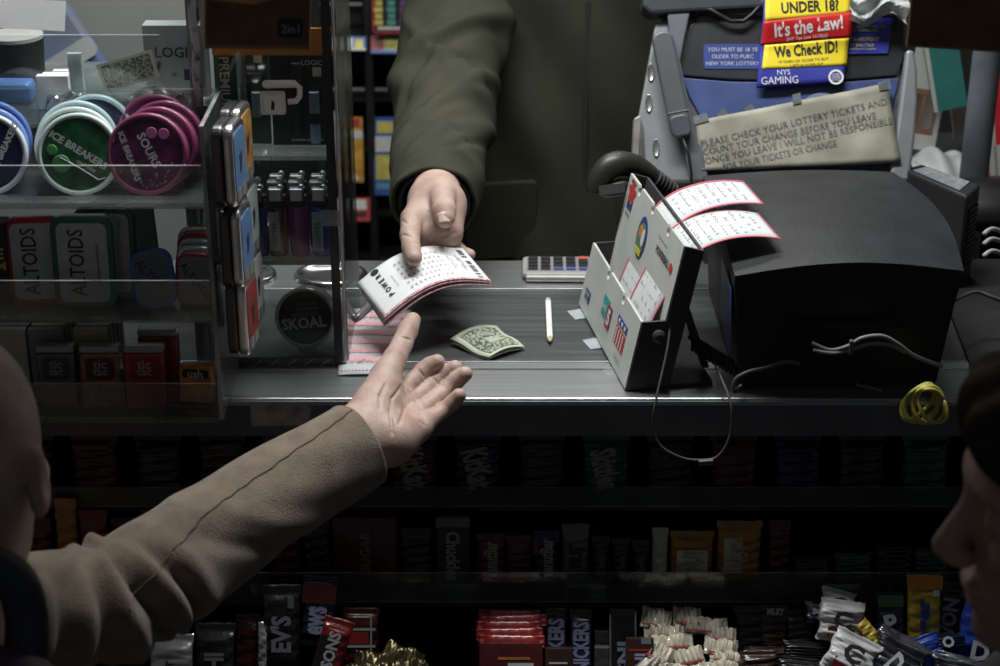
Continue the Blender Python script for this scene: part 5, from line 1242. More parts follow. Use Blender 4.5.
def coarse(fn, lo, hi, h, it=3):
    F = Field(lo, hi, h); D = fn(F); V, Q = sculpt(F, D, it); return V, Q
def torso_fn(cx, cy, zsh, zhip, wsh, wh, dp, legs=True, zfl=FL, grow=0.0, rot=0, upto=None):
    def fn(F):
        c, s = math.cos(R(rot)), math.sin(R(rot)); x = (F.X-cx)*c+(F.Y-cy)*s; y = -(F.X-cx)*s+(F.Y-cy)*c
        class G: pass
        g = G(); g.X, g.Y, g.Z = x, y, F.Z
        cone = lambda a, b, ra, rb: Field.cone(g, a, b, ra, rb)
        ell = lambda a, r: Field.ell(g, a, r)
        D = ell((0, 0, (zsh+zhip)/2+.03), (wsh, dp, (zsh-zhip)/2+.10))
        D = smin(D, cone((-wsh*.72, 0, zsh-.035), (wsh*.72, 0, zsh-.035), .062, .062), .10)
        D = smin(D, ell((0, 0, zhip), (wh, dp*.95, .17)), .10)
        return D-grow
    return fn
def legs_fn(cx, cy, zhip, w_, rot=0):
    def fn(F):
        c, s = math.cos(R(rot)), math.sin(R(rot)); D = None
        for k in (-1, 1):
            hx, hy = cx+k*w_*c, cy+k*w_*s; kx, ky = cx+k*w_*1.05*c, cy+k*w_*1.05*s; zk = FL+(zhip-FL)*.52
            d = smin(F.cone((hx, hy, zhip), (kx, ky, zk), .085, .062), F.cone((kx, ky, zk), (kx, ky, FL+.07), .062, .045), .03)
            D = d if D is None else smin(D, d, .02)
        return D
    return fn
def shoes_mb(cx, cy, w_, heading, rot=0):
    out = []
    for k in (-1, 1):
        x, y = cx+k*w_*1.05*math.cos(R(rot)), cy+k*w_*1.05*math.sin(R(rot)); f = Vector((math.cos(R(heading)), math.sin(R(heading)), 0))
        F = Field((x-.22, y-.22, FL-.02), (x+.22, y+.22, FL+.16), .009); c = Vector((x, y, FL+.045))
        D = smin(F.cone(c-f*.05, c+f*.13, .044, .038), F.cone(c-f*.03+Vector((0, 0, .02)), c-f*.03+Vector((0, 0, .07)), .045, .042), .03); D = smax(D, -(F.Z-FL-.003), .004)
        V, Q = sculpt(F, D, 1); out.append((V, Q))
    return out

# ============ cashier ============
M_jkt = mat('olive_jacket', (.040, .040, .027), .8, 0, .15, 14, .25, 500, spec=.2)
cx_, cy_ = .105, .86
cs_ = thing('person', 'person in an olive green jacket behind the counter handing over the ticket', 'person', Vector((cx_, cy_, FL)))
body = MB(); addVQ(body, V2, Q2)
V, Q = coarse(torso_fn(cx_, cy_, 1.27, .72, .19, .15, .105), (cx_-.40, cy_-.30, .4), (cx_+.40, cy_+.30, 1.6), .014); addVQ(body, V, Q)
V, Q = head_mesh(headM((cx_-.01, cy_-.01, 1.515), -100, 14), .005); addVQ(body, V, Q)
body.tube([PD(437, 185, 2.15), PD(440, 142, 2.29), PD(446, 90, 2.40)], [.027, .032, .036], 24)
part('body', body, M_skin2, cs_, smooth=True)
V, Q = coarse(torso_fn(cx_, cy_, 1.27, .72, .19, .15, .105, grow=.025), (cx_-.45, cy_-.34, .35), (cx_+.45, cy_+.34, 1.6), .012)
# soft creases of the front
jk = MB()
for i in range(len(V)):
    p = V[i]; k = .004*math.sin(p[0]*34+p[2]*11)*math.sin(p[2]*17+p[0]*9)+.0035*math.sin((p[0]*1.0+p[2]*.6)*46); V[i] = (p[0], p[1]+k, p[2])
addVQ(jk, V, Q)
folds = [(.30, -.05, .010, .030, 0, 70), (.38, .08, -.010, .022, 10, 60), (.44, .10, .013, .020, -10, 75), (.495, .10, -.011, .014, 10, 60), (.54, -.06, .010, .016, 0, 70), (.58, .08, -.010, .012, 10, 60), (.62, .12, .012, .016, -20, 70), (.665, .10, -.008, .011, 10, 70), (.71, .12, .010, .014, 10, 80), (.755, .08, -.007, .010, 0, 80), (.80, -.07, .007, .012, -30, 70), (.85, .10, -.005, .010, 20, 70), (.90, .05, .004, .012, 10, 80),
         (.52, -.1, .010, .03, 80, 50), (.66, .08, .009, .026, -80, 45), (.38, -.08, .010, .03, -80, 45), (.58, .12, -.010, .02, 40, 40), (.45, -.16, .008, .02, 40, 40), (.80, .14, -.006, .014, -40, 40)]
sleeve(jk, [PD(500, -115, 2.64), PD(476, -50, 2.58), PD(456, 20, 2.50), PD(446, 85, 2.42), PD(441, 140, 2.30), PD(436, 180, 2.20), PD(434, 204, 2.150)], [.075, .078, .074, .070, .062, .056, .0515], folds, noise=.0012, per=14, thick=.005)
jktp = part('jacket', jk, M_jkt, cs_, smooth=True)
jk2 = MB(); sleeve(jk2, [Vector((cx_+.20, cy_, 1.22)), Vector((cx_+.235, cy_+.02, 1.05)), Vector((cx_+.25, cy_+.01, .90)), Vector((cx_+.24, cy_-.06, .74))], [.07, .065, .058, .05], [], nphi=40, per=6); part('sleeve', jk2, M_jkt, cs_, smooth=True)
# knitted inner cuff
cf_ = MB(); tg = (PD(434, 204, 2.150)-PD(436, 180, 2.20)).normalized(); c0 = PD(434.5, 202, 2.155)
Mf = frame(c0, tg.orthogonal(), tg.cross(tg.orthogonal()))
if Mf.col[2].to_3d().dot(tg) < 0: Mf = Mf @ RX(180)
cf_.lathe([(.0445, -.03), (.0445, .002), (.0425, .006), (.0395, .004), (.0375, -.004), (.036, -.03)], 60, 0, Mf, cap=False)
part('knitted_cuff', cf_, mat('cuff_black', (.012, .013, .015), .6, 0, .5, 120, .5, 300), cs_, smooth=True)
zp = MB(); zp.box((cx_+.015, cy_-.131, 1.0), (.005, .004, .40)); part('zip', zp, mat('zip_dark', (.03, .03, .03), .5), jktp)
for sx_ in (-.105, .115):
    pk_ = MB().box((0, 0, 0), (.11, .012, .13)); part('jacket_pocket', MB().prism(rrect(.105, .12, .008), .010, 0, face((cx_+sx_, cy_-.127, .88), -sx_*90, -3, 0)), M_jkt, jktp, bevel=.003)
V, Q = coarse(legs_fn(cx_, cy_, .66, .095), (cx_-.28, cy_-.18, FL-.02), (cx_+.28, cy_+.18, .80), .016); t_ = MB(); addVQ(t_, V, Q); part('trousers', t_, mat('dark_denim', (.03, .035, .05), .8), cs_, smooth=True)
for V, Q in shoes_mb(cx_, cy_, .095, -90): t_ = MB(); addVQ(t_, V, Q); part('shoe', t_, M_black, cs_, smooth=True)
V, Q = hair_mesh(headM((cx_-.01, cy_-.01, 1.515), -100, 14), h=.006); t_ = MB(); addVQ(t_, V, Q); part('hair', t_, M_black, cs_, smooth=True)
# thumb nail
def nail(c, d_dir, nrm, L_, W_, root):
    M = frame(c, d_dir, nrm.cross(d_dir)); 
    def fn(u, v):
        x = (u-.5)*L_; y = (v-.5)*W_*(1-.25*max(0, abs(u-.5)*2-.6)); return M @ Vector((x, y, -(y*y)*70))
    return part('fingernail', MB().sheet(fn, 8, 8, .0006), M_nail, root, smooth=True)
def hit(F_V, x, y):
    """first mesh vertex surface point under picture point"""
    o = np.array(CAM); v = np.array(ray(x, y).normalized()); A = F_V-o; t = A @ v; dd = np.linalg.norm(A-np.outer(t, v), axis=1); near = dd < .0022
    return Vector(CAM)+ray(x, y).normalized()*float(t[near].min()) if near.any() else None
p = hit(V2, 444, 217)
if p is not None:
    tip = PD(444.5, 226, 2.03); ax = (c_th[3][0]-c_th[2][0]).normalized(); nr = (CAM-p).normalized(); nr = (nr+Vector((0, 0, .5))).normalized(); ax = (ax-nr*ax.dot(nr)).normalized()
    nail(p+nr*.0004, ax, nr, .012, .0145, cs_)
p = hit(V2, 411.5, 261)

# ============ the tickets being handed over ============
k00, k10, k11, k01 = PZ(385, 318, 1.000), PZ(491, 281, 1.018), PZ(463, 248, 1.030), PZ(357, 283, 1.014)
def tk(dz=0, du=0, droop=0):
    def fn(u, v):
        p = k00.lerp(k10, u).lerp(k01.lerp(k11, u), v)
        return p+Vector((.0, .0, .021*math.sin(math.pi*min(1, u*1.0))*(1-.15*u)+dz-droop*(1-v)*(1-u*.75)))+Vector((.0, -du*(1-v), 0))
    return fn
m_tkw = mat('ticket_white', (.80, .81, .83), .7, 0, .02)
def ticket_thing(label, fn, parts_, th=.0003):
    t_ = thing('lottery_ticket', label, 'lottery ticket', fn(.5, .5), 'lottery tickets held out in the hand')
    t_p = part('paper', MB().sheet(fn, 28, 10, th), m_tkw, t_, smooth=True); return t_p
m_tred = mat('ticket_red', (.50, .08, .13), .6, 0, .3, 260, c2=(.78, .55, .58)); m_tr2 = mat('ticket_back_print', (.45, .16, .20), .7, 0, .4, 200, c2=(.6, .38, .38))
f_top = tk()
t1 = ticket_thing('white lottery ticket with printed numbers on top of the stack in the hand', f_top, None)
mb = MB(); off = lambda u, v, dz=.0006: f_top(u, v)+Vector((0, 0, dz))
mb.grid(lambda u, v: off(u, .0+.045*v), 28, 1); part('red_edge', mb, m_tred, t1)
mb = MB(); W_ = (k00-k01).length; Ln = (k10-k00).length
fx = lambda x, y: off(x, y, .0009)
letters = 'POWER'
for i, ch in enumerate(letters):
    v_ = .30+.125*i*1.0; u_ = .145
    text(mb, ch, lambda x, y, u_=u_, v_=v_: off(u_+x/Ln, v_+y/W_, .0010), 0, 0, height=.0064, bold=.03, rot=90)
# ball outlined circles
def ringuv(mb, u_, v_, r0, r1, n=20):
    for k in range(n):
        a0, a1 = 2*math.pi*k/n, 2*math.pi*(k+1)/n; mb.add([off(u_+r0*math.cos(a0)/Ln, v_+r0*math.sin(a0)/W_), off(u_+r1*math.cos(a0)/Ln, v_+r1*math.sin(a0)/W_), off(u_+r1*math.cos(a1)/Ln, v_+r1*math.sin(a1)/W_), off(u_+r0*math.cos(a1)/Ln, v_+r0*math.sin(a1)/W_)], [(0, 1, 2, 3)])
ringuv(mb, .145, .30+.125*5, 0, .0046)
part('logo_lettering', mb, M_ink, t1)
mb = MB(); rg = random.Random(2)
for c_ in range(10):
    for r_ in range(6):
        if r_ == 5 and c_ in (2, 3, 4): continue
        s_ = '%02d' % rg.randint(1, 59); u_ = .30+.042*c_; v_ = .17+.125*r_
        text(mb, s_, lambda x, y, u_=u_, v_=v_: off(u_+x/Ln, v_+y/W_, .0009), 0, 0, height=.0030, bold=.0, rot=90)
part('numbers', mb, mat('number_ink', (.10, .10, .11), .7), t1)
mb = MB()
for u_, s_, w_ in ((.76, 'SAT JAN 09 2016', .028), (.785, 'PLAY 10.00', .018), (.225, 'New York Lottery', .022), (.84, '00238-11748-50', .034), (.862, '7214-0093', .024)):
    mb = MB(); text(mb, s_, lambda x, y, u_=u_: off(u_+x/Ln, .5+y/W_, .0009), 0, 0, width=w_, rot=90); part('lettering', mb, m_gi, t1)
mb = MB()
for k in range(30):
    v0 = .08+.84*k/30
    if rg.random() < .75: mb.add([off(.90, v0), off(.955, v0), off(.955, v0+.84/30*rg.choice((.4, .7, .9))), off(.90, v0+.84/30*.5)], [(0, 1, 2, 3)])
part('barcode', mb, mat('barcode_grey', (.16, .16, .17), .7), t1)
for i, (dz, du, dr, lab) in enumerate(((-.0014, .001, .0015, 'white lottery ticket directly under the top one in the hand'), (-.0026, .002, .0075, 'lottery ticket with a pink edge lowest of the three in the hand'))):
    fn = tk(dz, du, dr); tt = ticket_thing(lab, fn, None)
    mb = MB(); o2 = lambda u, v, fn=fn: fn(u, v)+Vector((0, 0, .0004)); mb.grid(lambda u, v: o2(u, .0+.05*v), 28, 1); part('red_edge', mb, m_tred, tt)
    mb = MB(); o3 = lambda u, v, fn=fn: fn(u, v)-Vector((0, 0, .0006)); mb.grid(lambda u, v: o3(u, v), 28, 6); part('back_print', mb, m_tr2, tt)

# ============ customer at the left ============
M_coat = mat('beige_wool', (.185, .138, .102), .95, 0, .22, 55, .8, 700, sheen=.3)
hc = PD(-56, 468, 1.42); lx, ly = hc.x-.09, hc.y-.07
cu_ = thing('person', 'person in a beige wool coat reaching an open palm towards the ticket', 'person', Vector((lx, ly, FL)))
Hm = headM(hc, 86, 14, 0)
body = hand_mb; V, Q = head_mesh(Hm, .0034); addVQ(body, V, Q)
body.tube([PD(358, 440, 1.795), PD(300, 482, 1.765), PD(200, 545, 1.69)], [.0255, .028, .036], 28)
V, Q = coarse(torso_fn(lx, ly, hc.z-.26, hc.z-.80, .17, .14, .10, rot=-20), (lx-.36, ly-.32, hc.z-1.05), (lx+.36, ly+.32, hc.z-.05), .014); addVQ(body, V, Q)
part('body', body, M_skin, cu_, smooth=True)
ct = MB(); V, Q = coarse(torso_fn(lx, ly, hc.z-.27, hc.z-.80, .17, .15, .105, grow=.028, rot=-20), (lx-.42, ly-.38, hc.z-1.12), (lx+.42, ly+.38, hc.z-.02), .014); addVQ(ct, V, Q)
fo_ = [(.575, .03, .006, .022, 30, 70), (.535, .035, -.009, .011, 20, 65), (.500, .045, .011, .016, 20, 85), (.462, .045, -.012, .010, 20, 80), (.430, .045, .010, .015, 30, 85), (.392, .035, -.008, .010, 40, 80), (.36, .03, .007, .015, 50, 80), (.31, .02, -.006, .012, 60, 80), (.27, .0, .006, .018, 60, 90),
       (.62, -.08, .004, .03, -50, 50), (.44, -.10, .008, .02, -80, 45), (.34, -.10, .006, .02, -70, 45), (.74, .12, .0035, .03, 20, 60), (.68, .12, -.004, .025, 30, 60), (.86, -.06, .002, .03, 30, 60), (.52, .10, -.006, .010, 75, 35)]
pth = [PD(-160, 640, 1.40), PD(-70, 628, 1.45), PD(20, 614, 1.52), PD(95, 606, 1.585), PD(160, 574, 1.65), PD(228, 526, 1.71), PD(300, 480, 1.76), PD(357, 446, 1.800)]
x_, y_ = lx-.19, ly+.06
sleeve(ct, [Vector((x_+.03, y_, hc.z-.30)), Vector((x_-.01, y_, hc.z-.46)), Vector((x_-.01, y_+.03, hc.z-.62)), Vector((x_+.01, y_+.07, hc.z-.78))], [.062, .056, .050, .042], [], nphi=40, per=6)
rows_ = sleeve(ct, pth, [.066, .056, .050, .054, .0545, .051, .047, .0455], fo_, nphi=120, per=16, thick=.004, noise=.0009)
coatp = part('coat', ct, M_coat, cu_, smooth=True)
# stitched seam along the sleeve
nR = len(rows_); Psm = []
for k in range(int(nR*.40), nR-1):
    f = (k/nR-.40)/.60; a = -4-42*f; Psm.append(rows_[k][int(round((a % 360)/3)) % 120]+Vector((0, 0, .0003)))
part('sleeve_seam', MB().tube(Psm[::2], .0009, 6), mat('coat_seam', (.10, .075, .055), .95), coatp, smooth=True)
V, Q = coarse(legs_fn(lx, ly, hc.z-.84, .085, -20), (lx-.26, ly-.22, FL-.02), (lx+.26, ly+.22, hc.z-.66), .016); t_ = MB(); addVQ(t_, V, Q); part('trousers', t_, mat('dark_denim', (.03, .035, .05)), cu_, smooth=True)
for V, Q in shoes_mb(lx, ly, .085, 60, -20): t_ = MB(); addVQ(t_, V, Q); part('shoe', t_, M_black, cu_, smooth=True)
# bag on the customer's shoulder
bg_ = thing('shoulder_bag', 'dark shoulder bag with a purple flap at the lower left corner', 'bag', PD(-20, 640, 1.34))
part('strap', MB().tube(spline([PD(-60, 545, 1.36), PD(-20, 560, 1.37), PD(14, 580, 1.38), PD(26, 615, 1.39), PD(24, 660, 1.39), PD(10, 720, 1.39)], 8), [(.016, .020)]*41, 16), mat('strap_slate', (.028, .03, .038), .5), bg_, smooth=True)
F = Field(tuple(PD(-120, 760, 1.38)-Vector((.04, .05, .02))), tuple(PD(70, 640, 1.38)+Vector((.03, .06, .03))), .004)
cbg = PD(-10, 700, 1.38); D = F.ell(tuple(cbg), (.062, .035, .045)); V, Q = sculpt(F, D, 1); t_ = MB(); addVQ(t_, V, Q); part('flap', t_, mat('flap_plum', (.07, .035, .06), .6), bg_, smooth=True)

# ============ customer at the right ============
rc = PD(1108, 499, 1.27); rx_, ry_ = rc.x+.05, rc.y-.01
p2 = thing('person', 'dark haired person in profile at the right edge looking left', 'person', Vector((rx_, ry_, FL)))
Hr = headM(rc, 176, 7, 0)
body = MB(); V, Q = head_mesh(Hr, .003); addVQ(body, V, Q)
V, Q = coarse(torso_fn(rx_, ry_, rc.z-.26, rc.z-.80, .17, .14, .10, rot=90), (rx_-.3, ry_-.36, rc.z-1.05), (rx_+.3, ry_+.36, rc.z-.05), .014); addVQ(body, V, Q)
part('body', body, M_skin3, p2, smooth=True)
V, Q = hair_mesh(Hr, fringe=1, long=1, seed=5); t_ = MB(); addVQ(t_, V, Q); part('hair', t_, mat('hair_brown', (.025, .016, .011), .8, 0, .4, 80, c2=(.05, .033, .022), spec=.2), p2, smooth=True)
ct = MB(); V, Q = coarse(torso_fn(rx_, ry_, rc.z-.27, rc.z-.80, .17, .15, .105, grow=.028, rot=90), (rx_-.34, ry_-.40, rc.z-1.12), (rx_+.34, ry_+.40, rc.z-.02), .014); addVQ(ct, V, Q)
for s_ in (-1, 1):
    x_, y_ = rx_, ry_+s_*.20; sleeve(ct, [Vector((x_, y_-s_*.02, rc.z-.30)), Vector((x_, y_+s_*.02, rc.z-.46)), Vector((x_-.02, y_+s_*.03, rc.z-.62)), Vector((x_-.06, y_+s_*.02, rc.z-.78))], [.062, .056, .050, .042], [], nphi=40, per=6)
    F = Field((x_-.14, y_-.09, rc.z-.95), (x_+.02, y_+.12, rc.z-.74), .004); base = Vector((x_-.065, y_+s_*.02, rc.z-.79)); D = F.cone(base, base+Vector((-.01, 0, -.06)), .026, .028)
    for q_ in range(4): D = np.minimum(D, smin(D, F.cone(base+Vector((-.03+.017*q_, 0, -.075)), base+Vector((-.032+.015*q_, 0, -.135+.004*abs(q_-1.5))), .009, .0075), .006))
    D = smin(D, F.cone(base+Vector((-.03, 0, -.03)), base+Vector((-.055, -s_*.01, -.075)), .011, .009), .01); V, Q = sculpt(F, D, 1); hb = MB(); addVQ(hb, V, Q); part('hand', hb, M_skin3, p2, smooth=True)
part('coat', ct, mat('dark_coat', (.015, .015, .018), .85, 0, .2, 40), p2, smooth=True)
V, Q = coarse(legs_fn(rx_, ry_, rc.z-.84, .085, 90), (rx_-.22, ry_-.26, FL-.02), (rx_+.22, ry_+.26, rc.z-.66), .016); t_ = MB(); addVQ(t_, V, Q); part('trousers', t_, mat('dark_denim', (.03, .035, .05)), p2, smooth=True)
for V, Q in shoes_mb(rx_, ry_, .085, 176, 90): t_ = MB(); addVQ(t_, V, Q); part('shoe', t_, M_black, p2, smooth=True)
# ------------------------------------------------------------------ candy rack below the counter
S2z = PY(500, 600, 0).z; S2t = PY(500, 571, 0).z
S1z = PY(500, 505, .05).z
S3z = S2z-.135; Y3 = -.155
cr_ = thing('candy_rack', 'dark stepped candy rack with clear lips under the counter', 'candy rack', Vector((0, .05, FL)))
M_rk = mat('rack_dark', (.018, .018, .019), .5, 0, .3)
part('back_board', MB().box((0, .25, (CT-.08+FL)/2), (2.2, .012, CT-.08-FL)), M_rk, cr_)
part('shelf_board', MB().box((0, .145, S1z-.004), (2.2, .19, .006)), M_rk, cr_)
part('shelf_board', MB().box((0, .120, S2z-.004), (2.2, .245, .006)), M_rk, cr_)
part('shelf_board', MB().box((0, .045, S3z-.004), (2.2, .40, .006)), M_rk, cr_)
apanel('clear_lip', (0, -.0035, (S2z+S2t)/2), (2.2, .003, S2t-S2z), cr_, clear('lip_acrylic', (.9, .92, .92), haze=.05))
apanel('clear_lip', (0, .047, S1z+.012), (2.2, .003, .024), cr_, clear('lip_acrylic', (.9, .92, .92)))
apanel('clear_lip', (0, Y3, S3z+.03), (2.2, .003, .06), cr_, clear('lip_acrylic', (.9, .92, .92)))
part('plinth', MB().box((0, .06, (S3z-.01+FL)/2), (2.16, .34, S3z-.01-FL-.004)), M_rk, cr_)
for x in (-1.08, 1.08): part('end_board', MB().box((x, .10, (CT-.06+FL)/2), (.012, .26, CT-.06-FL-.004)), M_rk, cr_)

def wrap_mesh(mb, W, H, Tk, seed=0, crimp=.09, rough=.0008, mi=0, M=None, crush=0.0):
    rg = random.Random(seed); n = 20; m_ = 34; ph = [rg.uniform(0, 6.28) for _ in range(6)]; V = []
    for j in range(m_+1):
        v = j/m_; e_ = min(v, 1-v)/crimp
        t_ = .03 if e_ < 1 else min(1, .03+((e_-1)*.8)**.6)
        w_ = W*(1.03 if e_ < 1 else .97+.03*math.exp(-(e_-1)*2)); zz = .0
        for k in range(n):
            a = 2*math.pi*k/n; c, s = math.cos(a), math.sin(a)
            x = math.copysign(abs(c)**.55, c)*w_/2; z = math.copysign(abs(s)**.75, s)*Tk/2*t_
            wr_ = rough*(math.sin(v*38+ph[0]+a*2)+.7*math.sin(v*71+ph[1]-a*3)) if t_ > .1 else .0006*math.sin(x*1500)
            cz = crush*(math.sin(v*9+ph[2])*.5+math.sin(v*17+x*90+ph[3])*.35+math.sin(x*140+ph[4]+v*6)*.3)
            yy = (v-.5)*H+(.0009*(k % 2) if j in (0, m_) else 0)
            V.append((x+crush*.4*math.sin(v*12+ph[5]), yy, z+wr_+cz+zz))
    F = [(j*n+k, j*n+(k+1) % n, (j+1)*n+(k+1) % n, (j+1)*n+k) for j in range(m_) for k in range(n)]
    F.append(tuple(reversed(range(n)))); F.append(tuple(range(m_*n, (m_+1)*n)))
    mb.add(V, F, mi, M)
CN = [0]
def foilm(name, c, rough=.32, metal=.0, **k): return mat(name, c, rough, metal, k.pop('var', .25), k.pop('scale', 40), .35, 140, coat=.5, **k)
w_blk = foilm('wrap_black', (.012, .011, .012)); w_brn = foilm('wrap_brown', (.045, .02, .013)); w_red = foilm('wrap_red', (.22, .010, .010)); w_drd = foilm('wrap_dark_red', (.09, .010, .010)); w_nav = foilm('wrap_navy', (.010, .014, .05)); w_blu = foilm('wrap_blue', (.02, .06, .38)); w_yel = foilm('wrap_yellow', (.62, .42, .05)); w_slv = foilm('wrap_silver', (.50, .50, .52), .3, .7); w_dsv = foilm('wrap_dark_foil', (.12, .12, .15), .25, .8, scale=90, c2=(.4, .4, .45)); w_gld = foilm('wrap_gold', (.26, .21, .11), .3, .8); w_crm = foilm('wrap_cream', (.56, .52, .42), .45); w_wht = foilm('wrap_white', (.62, .62, .63), .45); w_org = foilm('wrap_orange', (.45, .18, .03)); w_grn = foilm('wrap_green', (.03, .10, .04)); w_gry = foilm('wrap_grey', (.14, .14, .14))
i_nv = mat('candy_navy', (.015, .02, .08), .5); i_w = mat('candy_white', (.55, .55, .6), .5); i_bl = mat('candy_blue_ink', (.04, .06, .3), .5); i_lb = mat('candy_lilac', (.30, .30, .48), .5); i_dk = mat('candy_dark_ink', (.03, .02, .02), .5); i_y = mat('candy_yellow_ink', (.55, .42, .08), .5); i_rd = mat('candy_red_ink', (.4, .03, .03), .5)
def bar(px, py, wpx, hpx, Y, m, label, txt=None, tm_=None, rot=90, lean=28, yaw=0, roll=0, Tk=.014, cat='candy bar', name='candy_bar', group='candy bars in the bottom tier', crush=0, th=None, tcy=0, tlen=.7, back=None, box=False, rough=.0008, extra=None, crimp=.09):
    """centre of the front face in the photograph, size in photograph pixels"""
    CN[0] += 1; c = PY(px, py, Y); s = dep(c)/FPX; W = wpx*s; H = hpx*s
    M = face(c, yaw, lean, roll); t = thing(name, label, cat, M, group); mb = MB()
    wp_ = None
    if box: wp_ = part('carton', MB().box((0, 0, -Tk/2), (W, H, Tk)), m, t, local=True, bevel=.0012)
    else: wrap_mesh(mb, W, H, Tk, CN[0], crush=crush, rough=rough, M=T(0, 0, -Tk/2), crimp=crimp); wp_ = part('wrapper', mb, m, t, local=True, smooth=True)
    z = .0012 if not box else .0005
    if extra:
        for (x0, y0, x1, y1, em) in extra: part('print_block', MB().box(((x0+x1)/2*W, (y0+y1)/2*H, z-.0006), (abs(x1-x0)*W, abs(y1-y0)*H, .0012)), em, wp_, local=True)
    if txt:
        mb = MB(); L_ = tlen*H if rot in (90, -90) else tlen*W
        text(mb, txt, flatfn(z=z+.0007+crush*.8), 0, tcy*H, width=L_, height=th*(W if rot in (90, -90) else H) if th else None, rot=rot, bold=.04); part('lettering', mb, tm_ or i_w, wp_, local=True)
    return t
# ---- bottom tier, left to right
bar(170, 672, 44, 74, -.10, w_slv, 'silver foil bar at the far left of the bottom tier under the sleeve', 'NUT', i_dk, tlen=.3)
bar(214, 668, 40, 88, -.085, w_blk, 'black bar beside the silver foil bar at the left of the bottom tier', 'CHI', mat('candy_dim', (.15, .15, .17), .5), tlen=.34, th=.5, tcy=.0)
bar(247, 655, 24, 80, -.050, w_drd, 'narrow dark red bar standing behind the black bars at the left', None)
bar(262, 660, 9, 74, -.075, w_slv, 'silver wrapper edge standing between two black bars', None, Tk=.006)
bar(281, 632, 38, 92, -.060, w_blk, 'black bar with a grey word ending in VS near the sleeve', "EV'S", mat('candy_steel', (.24, .24, .28), .5), tlen=.40, th=.55, tcy=-.02, lean=22, extra=[(.18, .26, .34, .38, mat('candy_dim', (.15, .15, .17)))])
bar(262, 684, 76, 30, -.115, w_drd, 'dark red bar lying across the front under the black bar', 'NIPS', i_w, rot=0, tlen=.25, lean=40)
bar(318, 612, 34, 70, -.045, w_nav, 'dark bar with a blue white word and a red top', 'ews', i_lb, tlen=.40, th=.55, tcy=-.12, extra=[(-.5, .12, .5, .40, w_drd)], roll=-4)
bar(331, 650, 30, 62, -.085, w_red, 'red bar with a slanting white word near the gold foil', 'SONS', i_w, tlen=.6, th=.42, roll=-16, extra=[(-.45, -.45, .1, .2, w_blk)])
bar(361, 640, 36, 62, -.055, w_drd, 'dark bar with red and white stripes left of the gold foil', None, extra=[(-.4, .15, .4, .19, i_w), (-.4, -.12, .4, -.08, i_w), (.26, -.3, .30, .4, i_w), (-.4, -.06, .2, .13, i_rd)])
for i, (a, b, w_, h_, r_, y_) in enumerate(((374, 664, 40, 28, 82, -.088), (402, 658, 40, 28, 70, -.083), (388, 674, 50, 30, 96, -.108), (417, 672, 30, 30, 60, -.10), (352, 676, 40, 26, 98, -.11))):
    bar(a, b, h_, w_, y_, w_gld, ['gold foil bar at the left of the crumpled gold heap', 'gold foil bar at the top of the crumpled gold heap', 'gold foil bar at the front of the crumpled gold heap', 'gold foil bar at the right end of the gold heap', 'gold foil bar lying lowest left of the gold heap'][i], None, lean=48, roll=r_, crush=.004, rough=.0012, name='foil_bar', group='crumpled gold foil bars')
for i in range(6):
    bar(510+(i % 3-1)*1.5, 613+5.2*i, 66, 15, -.035-.009*i, w_red, 'red wrapped bar lying flat in the red stack, %s' % ['topmost and rearmost', 'second from the top', 'third from the top', 'fourth from the top', 'fifth from the top', 'lowest and nearest'][i], None, lean=62, Tk=.007, name='candy_bar', group='stack of red bars', rough=.0005, roll=(-1, 1.5, 0, -1, 1, 0)[i]) if False else None
for i in range(5):
    bar(510+(0, 4, -1, 0, 2)[i], (614, 620, 626, 633, 640)[i], 12, (62, 66, 64, 67, 66)[i], -.035-.008*i, w_red, 'red wrapped bar lying crosswise in the red stack, %s' % ['rearmost', 'second from the back', 'middle one', 'fourth from the back', 'nearest'][i], None, lean=50, roll=90+(-1, 2, 0, 1, -1)[i], Tk=.006, group='stack of red bars', rough=.0002)
bar(511, 664, 64, 42, -.088, w_drd, 'red bar standing in front of the red stack with a white swoosh', None, lean=30, box=True, Tk=.012, extra=[(-.05, -.1, .35, .02, i_w), (.0, -.3, .15, -.1, i_w), (-.2, .1, .3, .16, w_org)])
bar(556, 640, 22, 62, -.045, w_brn, 'brown bar with a blue edged word beside the red stack', 'KERS', i_lb, tlen=.5, th=.75, tcy=.1, extra=[(-.42, -.5, .42, .36, i_nv)])
bar(581, 645, 22, 70, -.050, w_brn, 'brown bar with a blue edged word right of its shorter neighbour', 'SNICKERS', i_lb, tlen=.78, th=.75, tcy=-.06, extra=[(-.42, -.5, .42, .34, i_nv)])
bar(559, 668, 28, 40, -.095, w_brn, 'brown bar end standing in front of the two blue lettered bars', None, box=True, Tk=.014, extra=[(-.36, .1, .3, .14, i_w)])
bar(602, 660, 15, 26, -.06, w_gry, 'dark grey box end standing behind, upper one of two', None, box=True, Tk=.01, lean=15); bar(602, 640, 15, 18, -.04, w_gry, 'dark grey box end, the further one of two', None, box=True, Tk=.01, lean=15)
bar(623, 645, 27, 72, -.050, w_blk, 'black bar with a bright foil edge standing left of the cream heap', 'SNI', i_lb, tlen=.45, th=.45, tcy=-.18, box=True, Tk=.012, extra=[(-.5, -.5, -.44, .42, w_slv), (.44, -.5, .5, .46, w_slv), (-.4, .4, .46, .5, w_brn)])
bar(640, 660, 28, 44, -.085, w_brn, 'brown bar with a crumpled foil corner in front of the cream heap', 'SNI', i_lb, tlen=.5, th=.4, tcy=-.1, box=True, Tk=.014, extra=[(.05, .36, .4, .5, w_slv), (-.4, .2, .4, .24, i_rd)])
